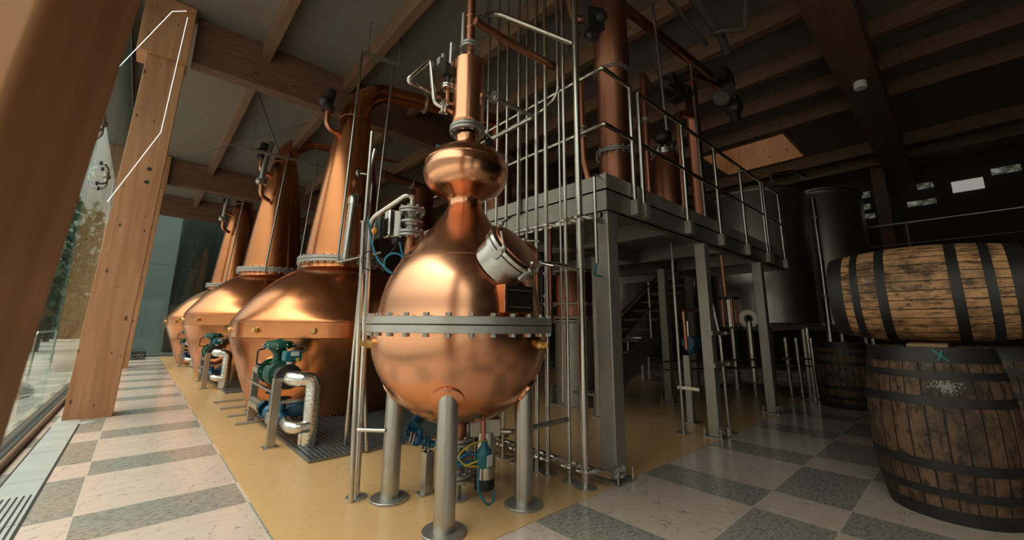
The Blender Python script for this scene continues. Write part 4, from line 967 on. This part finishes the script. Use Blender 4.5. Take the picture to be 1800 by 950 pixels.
pipe('copper_pipe', 'thin copper pipe with steel coupling left of the wide tower', 'pipe', [(3.42, 2.62, 4.0), (3.44, 2.62, 3.05), (3.5, 2.6, 2.8), (3.62, 2.56, 2.72)], .036, 'copper_pipe', .08, None, [((3.434, 2.62, 3.36), (0, 0, 1), .055, .03), ((3.434, 2.62, 3.41), (0, 0, 1), .055, .03), ((3.434, 2.62, 3.30), (0, 0, 1), .055, .03)])
bf = thing('blind_flange', (3.2, 2.1, 2.6), 'round bolted steel plate at the platform corner', 'flange')
B().disc((3.22, 2.22, 2.62), .075, .02, 28, (-.75, -.6, .3)).bolts((3.22, 2.22, 2.62), .055, 6, .012, 0, .03, (-.75, -.6, .3)).build('plate', 'steel', bf)
B().cyl((3.24, 2.24, 2.61), (3.42, 2.40, 2.55), .05, 18).build('stub', 'galv_dark', bf)
# overhead dark pipes across the platform top
pipe('overhead_pipe', 'copper overhead pipe running along the ceiling over the platform', 'pipe', [(3.6, 2.46, 5.30), (5.1, 2.35, 5.28), (6.5, 2.3, 5.35)], .065, 'copper_pipe', .05)
pipe('overhead_pipe', 'dark thick overhead pipe above the copper one', 'pipe', [(3.3, 1.75, 5.5), (6.0, 1.9, 5.55), (6.3, 1.95, 5.5)], .06, 'galv_dark', .05)
pipe('overhead_pipe', 'dark thin overhead pipe between the thick one and the copper one', 'pipe', [(3.3, 2.0, 5.45), (5.9, 2.1, 5.5)], .03, 'galv_dark', .05)
pipe('overhead_pipe', 'dark stub hanging from the ceiling over the platform', 'pipe', [(6.0, 1.5, 6.2), (6.05, 1.6, 5.55), (5.7, 1.9, 5.5)], .035, 'galv_dark', .06)
pipe('hanging_conduit', 'thin grey conduit in front of the copper pipes on the platform', 'conduit', [(4.45, 2.2, 5.4), (4.5, 2.15, 3.6)], .018, 'steel_leg', 0)
pipe('hanging_conduit', 'thin grey conduit left of the slim copper tower', 'conduit', [(5.75, 2.3, 5.2), (5.78, 2.28, ZT + .02)], .018, 'steel_leg', 0)
b = B()
tag(b.tube([(4.75, 2.5, 4.9), (5.0, 2.3, 4.45), (5.4, 2.2, 4.4), (5.6, 2.2, 4.7)], .012, .15, 8).build('cable', 'rubber'), 'slack black cable between the copper pipes on the platform', 'cable')
cm = thing('control_manifold', (5.6, 2.5, 4.7), 'dark valve manifold above the short vessel', 'valve')
B().obox((5.55, 2.5, 4.78), (.35, .05, .03), (0, .12, 0), (0, 0, .10)).ball((5.25, 2.48, 4.7), .12).ball((5.85, 2.48, 4.85), .12).build('body', 'black', cm, .02)
B().cyl((5.0, 2.4, 4.30), (5.5, 2.4, 4.62), .012, 8).build('rod', 'steel_bright', cm)

# ------- under the platform
sr = thing('staircase', (5.8, 3.7, 0), 'dark steel staircase rising under the platform', 'stairs')
ya, yb = 3.72, 4.55
p0, p1 = V((5.0, 0, .12)), V((8.9, 0, 2.28))
for y in (ya, yb): B().prism([(p0.x, y, p0.z - .10), (p0.x + .3, y, p0.z - .12), (p1.x + .05, y, p1.z - .15), (p1.x, y, p1.z + .13), (p0.x, y, p0.z + .16)], (0, .03, 0)).build('stringer', 'galv_dark', sr)
for k in range(11):
    u = (k + .6) / 11.5; x = p0.x + (p1.x - p0.x) * u; z = p0.z + (p1.z - p0.z) * u
    B().box((x - .13, ya + .03, z - .02), (x + .13, yb, z + .02)).build('tread', 'galv_dark', sr)
for z in (.55, .95): B().cyl((p0.x + .1, ya - .02, p0.z + z), (p1.x, ya - .02, p1.z + z), .02, 12).build('hand_rail', 'steel_leg', sr)
for u in (.18, .42, .66, .9):
    x = p0.x + (p1.x - p0.x) * u; z = p0.z + (p1.z - p0.z) * u
    B().cyl((x, ya - .02, z), (x, ya - .02, z + .98), .02, 12).build('rail_post', 'steel_leg', sr)
def steel_tank(x, y, r, z0, z1, label, legs=True):
    root = thing('steel_tank', (x, y, 0), label, 'tank', 'stainless fermenting tanks')
    B().lathe([(0, z0 - .12), (r * .6, z0 - .06), (r - .03, z0 - .01), (r + .02, z0), (r + .03, z0 + .03), (r, z0 + .06), (r, z1 - .05), (r - .02, z1), (r * .55, z1 + .14), (0, z1 + .2)], (x, y, 0), 72).build('shell', 'tank', root)
    B().ringdisc((x, y, z1 - .07), r - .01, r + .025, .03, 72).build('rim', 'steel_bright', root)
    for k in range(6):
        a = k * PI / 3 + .3; B().cyl((x + r * .8 * math.cos(a), y + r * .8 * math.sin(a), 0), (x + r * .8 * math.cos(a), y + r * .8 * math.sin(a), z0), .05, 14).build('leg', 'steel', root)
    return root
T1 = steel_tank(10.1, 2.89, .95, 1.27, 4.15, 'big stainless tank below the skylight')
b = B().tube([(9.35, 2.3, 4.38), (9.7, 2.0, 4.46), (10.3, 1.9, 4.46)], .03, .05).cyl((9.35, 2.3, 4.2), (9.35, 2.3, 4.42), .03, 10).ball((10.3, 1.95, 4.5), .07); b.build('top_rail', 'steel', T1)
T2 = steel_tank(12.4, 2.1, .85, 1.27, 4.5, 'darker stainless tank behind the one below the skylight')
T3 = steel_tank(10.6, 6.9, 1.0, .9, 3.6, 'stainless tank behind the staircase')
pipe('tank_pipe', 'bright steel pipe running down between the two big tanks', 'pipe', [(11.2, 2.0, 4.2), (11.2, 2.0, 2.6), (11.05, 2.0, .2)], .06, 'steel_bright', .1, None, [((11.15, 2.0, 1.9), (0, 0, 1), .1, .06), ((11.2, 2.0, 3.7), (0, 0, 1), .1, .05)])
lf = thing('tank_outlet', (8.65, 2.78, 0), 'round steel elbow and drop pipe under the big tank', 'pipe')
B().tube([(9.3, 2.9, 1.36), (8.65, 2.78, 1.42), (8.65, 2.78, .24)], .055, .12, 20).build('elbow_pipe', 'steel_bright', lf)
B().ringdisc((8.72, 2.80, 1.40), .08, .17, .05, 32, (-1, -.2, 0)).build('collar', 'steel', lf)
B().cyl((8.65, 2.78, .0), (8.65, 2.78, .24), .04, 14).build('foot', 'cast', lf)
for k, (y, z) in enumerate(((2.0, .68), (2.05, .55))):
    pipe('transfer_pipe', ('upper' if k == 0 else 'lower') + ' of two level steel pipes under the big tank', 'pipe', [(6.3, 3.3, z), (8.9, 2.2, z), (9.6, 1.5, z)], .018, 'steel', .05)
for k, (x, y) in enumerate(((8.9, 2.28), (8.95, 2.12), (8.98, 1.9))):
    pipe('sample_pipe', '%s short upright pipe under the big tank' % ('left', 'middle', 'right')[k], 'pipe', [(x, y, 1.05), (x + .02, y, .42), (x + .04, y, .02)], .035, 'steel', 0, 'short upright pipes under the big tank')
sp_ = thing('pump_stand', (5.48, 2.54, 0), 'slim square post carrying a small blue motor valve', 'valve')
B().box((5.46, 2.52, .01), (5.54, 2.60, .85)).build('post', 'galv', sp_)
B().box((5.40, 2.46, 0), (5.60, 2.66, .012)).build('base_plate', 'cast', sp_)
B().cyl((5.42, 2.50, 1.02), (5.66, 2.50, 1.02), .085, 20).ball((5.5, 2.5, .92), .06).build('motor', 'blue', sp_)
B().cyl((5.5, 2.52, 1.1), (5.5, 2.52, 1.3), .02, 10).build('stem', 'steel', sp_)
pipe('copper_pipe', 'bent copper pipe behind the second platform column', 'pipe', [(4.98, 2.32, .95), (4.96, 2.32, 1.42), (5.35, 2.32, 1.44)], .024, 'copper_pipe', .04)
pipe('standpipe', 'thin dark standpipe left of the second platform column', 'pipe', [(4.89, 2.38, 0), (4.89, 2.38, ZB + .05)], .018, 'steel_leg', 0, None, [((4.89, 2.38, 0), (0, 0, 1), .085, .01)])
pipe('standpipe', 'thin bright standpipe right of the second platform column', 'pipe', [(5.34, 2.04, 0), (5.30, 2.04, 1.1), (5.32, 2.2, 2.2)], .022, 'steel', .05, None, [((5.34, 2.04, 0), (0, 0, 1), .085, .01)])
for z, w_ in ((1.15, 'upper'), (.79, 'lower')):
    tag(B().box((4.90, 1.965, z - .025), (5.33, 2.0, z + .025)).box((5.25, 1.94, z - .018), (5.35, 2.06, z + .018)).build('pipe_bracket', 'galv', None, .004), '%s steel bracket clamped round the second platform column' % w_, 'bracket', 'brackets on the second platform column')
tag(B().box((4.88, 2.16, .49), (5.02, 2.42, .53)).build('pipe_bracket', 'steel', None, .004), 'flat steel arm from the second column to the standpipe', 'bracket')
ss = thing('sight_glass', (5.95, 2.15, 1.2), 'small sight glass held by copper rods under the platform', 'instrument')
for z in (1.2, 1.6): B().disc((5.95, 2.13, z), .13, .03, 24).build('end_plate', 'black', ss)
for dx, dy in ((-.09, -.06), (.09, -.06), (-.09, .06), (.09, .06)): B().cyl((5.95 + dx, 2.13 + dy, 1.2), (5.95 + dx, 2.13 + dy, 1.63), .014, 10).build('rod', 'copper_pipe', ss)
B().cyl((5.95, 2.13, 1.22), (5.95, 2.13, 1.6), .05, 18).build('tube', 'steel', ss)
B().cyl((5.85, 2.13, 1.63), (5.80, 2.13, 2.2), .02, 10).build('inlet_pipe', 'copper_pipe', ss)

# ================================================================== BARRELS
H_, RM, RE = 1.09, .385, .325
def br(z, g=0.): q = 2 * z / H_ - 1; return RM - (RM - RE) * q * q + g
def barrel(label, mat, marks=None):
    root = thing('barrel', (0, 0, 0), label, 'barrel', 'oak barrels stacked at right')
    prof = [(0, .045), (br(0) - .03, .045), (br(0) - .028, 0), (br(0), 0)] + [(br(H_ * k / 24), H_ * k / 24) for k in range(1, 24)] + [(br(H_), H_), (br(H_) - .028, H_), (br(H_) - .03, H_ - .045), (0, H_ - .045)]
    B().lathe(prof, (0, 0, 0), 108).build('staves', mat, root)
    for z in (.04, H_ - .05): B().disc((0, 0, z), br(0) - .03, .01, 48).build('head', 'barrel_head', root)
    for a, b_ in ((.0, .085), (.155, .205), (.315, .375), (H_ - .375, H_ - .315), (H_ - .205, H_ - .155), (H_ - .10, H_ - .0)):
        n = 4; pr = [(br(a + (b_ - a) * k / n, .0035), a + (b_ - a) * k / n) for k in range(n + 1)]
        pr = [(br(a) - .004, a)] + pr + [(br(b_) - .004, b_)]
        B().lathe(pr, (0, 0, 0), 96).build('hoop', 'hoop', root)
    return root
def onskin(ang, z, g=.0055): r = br(z, g); return V((r * math.cos(ang), r * math.sin(ang), z))
def stroke(b, a0, z0, a1, z1, w, n=8):
    for k in range(n):
        u, v = k / n, (k + 1) / n
        p, q = onskin(a0 + (a1 - a0) * u, z0 + (z1 - z0) * u), onskin(a0 + (a1 - a0) * v, z0 + (z1 - z0) * v)
        b.sweep([p, q], w, 5)
B1 = barrel('weathered upright barrel with a turquoise chalk cross, front right', 'stave_old')
b = B(); ac_ = math.radians(180 - 3)
stroke(b, ac_ + .17, H_ - .014, ac_ + .37, H_ - .085, .003); stroke(b, ac_ + .315, H_ - .018, ac_ + .225, H_ - .085, .003); b.build('chalk_cross', 'chalk', B1)
b = B(); random.seed(11)
for k in range(220):
    a = ac_ + .27 + random.gauss(0, .07); z = .845 + random.gauss(0, .022); p = onskin(a, z, .001); b.lathe([(0, .0012), (random.uniform(.0012, .0055), .0008), (0, 0)], p, 7, V((p.x, p.y, 0)))
ps2 = b.build('paint_smear', 'white_chalk', B1); ps2['kind'] = 'stuff'
B1.location = (4.32, .215, 0); B1.rotation_euler = (0, 0, 0)
B2 = copy_tree(B1); B2.location = (5.06, -.12, 0); B2.rotation_euler = (0, 0, 2.2); B2['label'] = 'upright barrel half hidden behind the chalk-marked barrel'
B3 = copy_tree(B1); B3.location = (8.56, 1.42, 0); B3.rotation_euler = (0, 0, 2.9); B3['label'] = 'upright barrel standing in the dark behind the last platform column'; B3.scale = (1, 1, .92)
for bb in (B2, B3):
    for ch in kids(bb):
        if ch.name.startswith(('chalk', 'paint')): bpy.data.objects.remove(ch)
B4 = barrel('pale barrel lying on its side on top of the upright barrels', 'stave')
B4.rotation_euler = (-PI / 2, 0, 0); B4.location = (4.64, .205 - H_ / 2, H_ + RM + .008)
tag(B().box((4.05, .10, H_ - .0), (4.55, .30, H_ + .02)).build('plank', 'wood_pale'), 'pale wooden shim plank between the upright and the lying barrel', 'plank')
B4.location.z = H_ + .02 + RM

# mezzanine rail and rack at the far right
mz_ = thing('mezzanine_rail', (14, 1, 2.8), 'thin dark guard rail across the far mezzanine', 'railing')
s14 = 14 / 22.
B().cyl((14, 3.0, 1.2 + 4.22 * s14), (14, -5.5, 1.2 + 4.22 * s14), .03, 10).build('top_rail', 'steel_leg', mz_)
B().cyl((14, 3.0, 3.35), (14, -5.5, 3.35), .02, 10).build('mid_rail', 'galv_dark', mz_)
for y in (2.9, .66, -1.25, -3.2): B().cyl((14, y, 2.75), (14, y, 1.2 + 4.22 * s14), .03, 10).build('rail_post', 'galv_dark', mz_)
struct(B().box((13.9, YF + .01, 2.55), (XR - .01, 5.0, 2.75)).build('floor_mezzanine', 'wall'), 'dark mezzanine floor at the far right')
tag(B().box((15.6, 1.0, 2.75), (15.85, 1.3, 6.19)).build('timber_post', 'wood_beam'), 'dark timber post on the far mezzanine', 'post')
tag(B().disc((8.6, .66, 5.26), .09, .12, 24).build('ceiling_lamp', 'white'), 'small round white lamp under the dark beam', 'lamp')

# ================================================================== LIGHT
W = bpy.data.worlds.new('sky'); SC.world = W; W.use_nodes = True
nt = W.node_tree; nt.nodes.clear()
o = nt.nodes.new('ShaderNodeOutputWorld'); bg = nt.nodes.new('ShaderNodeBackground'); tc_ = nt.nodes.new('ShaderNodeTexCoord'); sep = nt.nodes.new('ShaderNodeSeparateXYZ')
rp = nt.nodes.new('ShaderNodeValToRGB'); mr = nt.nodes.new('ShaderNodeMapRange'); mr.inputs[1].default_value = -.1; mr.inputs[2].default_value = 1
nt.links.new(tc_.outputs['Generated'], sep.inputs[0]); nt.links.new(sep.outputs[2], mr.inputs[0]); nt.links.new(mr.outputs[0], rp.inputs[0])
els = rp.color_ramp.elements
SKY = [(0., .015), (.2, .025), (.4, .055), (.57, .09), (.72, .14), (.84, .29), (.93, .47), (1., .52)]
els[0].position = 0.; els[1].position = 1.
for p_, v_ in SKY[1:-1]: els.new(p_)
for e_, (p_, v_) in zip(els, SKY): e_.position = p_; e_.color = (v_, v_ * .915, v_ * .825, 1)
mr.inputs[1].default_value = 0.
nt.links.new(rp.outputs[0], bg.inputs[0]); bg.inputs[1].default_value = 31.; nt.links.new(bg.outputs[0], o.inputs[0])
# daylight portals in the openings
for loc, rot, sx, sy in (((-.99, 7.3, 3.0), (0, -PI / 2, 0), 6.0, 26.6), (((sx0 + sx1) / 2, (sy0 + sy1) / 2, z1 + .06), (0, 0, 0), sx1 - sx0, sy1 - sy0)):
    L = bpy.data.lights.new('daylight_portal', 'AREA'); L.shape = 'RECTANGLE'; L.size = sx; L.size_y = sy; L.cycles.is_portal = True
    lo_ = bpy.data.objects.new('daylight_portal', L); COL.objects.link(lo_); lo_.location = loc; lo_.rotation_euler = rot

# ================================================================== CAMERA
YAW, PITCH, ROLL, F = .7355, .1910, .009, 711.
fw = V((math.sin(YAW) * math.cos(PITCH), math.cos(YAW) * math.cos(PITCH), math.sin(PITCH)))
rt = V((math.cos(YAW), -math.sin(YAW), 0)); upv = rt.cross(fw)
rr_ = rt * math.cos(ROLL) + upv * math.sin(ROLL); uu = upv * math.cos(ROLL) - rt * math.sin(ROLL)
cam = bpy.data.cameras.new('camera'); co_ = bpy.data.objects.new('camera', cam); COL.objects.link(co_)
m = Matrix((rr_, uu, -fw)).transposed().to_4x4(); m.translation = V((0, 0, 1.2)); co_.matrix_world = m
cam.sensor_width = 36; cam.lens = 36 * F / 1800; cam.shift_y = -37 / 1800; cam.clip_start = .02; cam.clip_end = 300
cam.dof.use_dof = True; cam.dof.focus_distance = 3.4; cam.dof.aperture_fstop = 3.5
SC.camera = co_
vs = SC.view_settings; vs.view_transform = 'Standard'; vs.look = 'None'; vs.exposure = 0; vs.gamma = 1; vs.use_curve_mapping = False
SC.cycles.use_denoising = True
SC.cycles.max_bounces = 10; SC.cycles.diffuse_bounces = 5; SC.cycles.glossy_bounces = 5; SC.cycles.transparent_max_bounces = 12; SC.cycles.caustics_reflective = False; SC.cycles.caustics_refractive = False
for ob in bpy.data.objects:
    if '_o' in ob: del ob['_o']
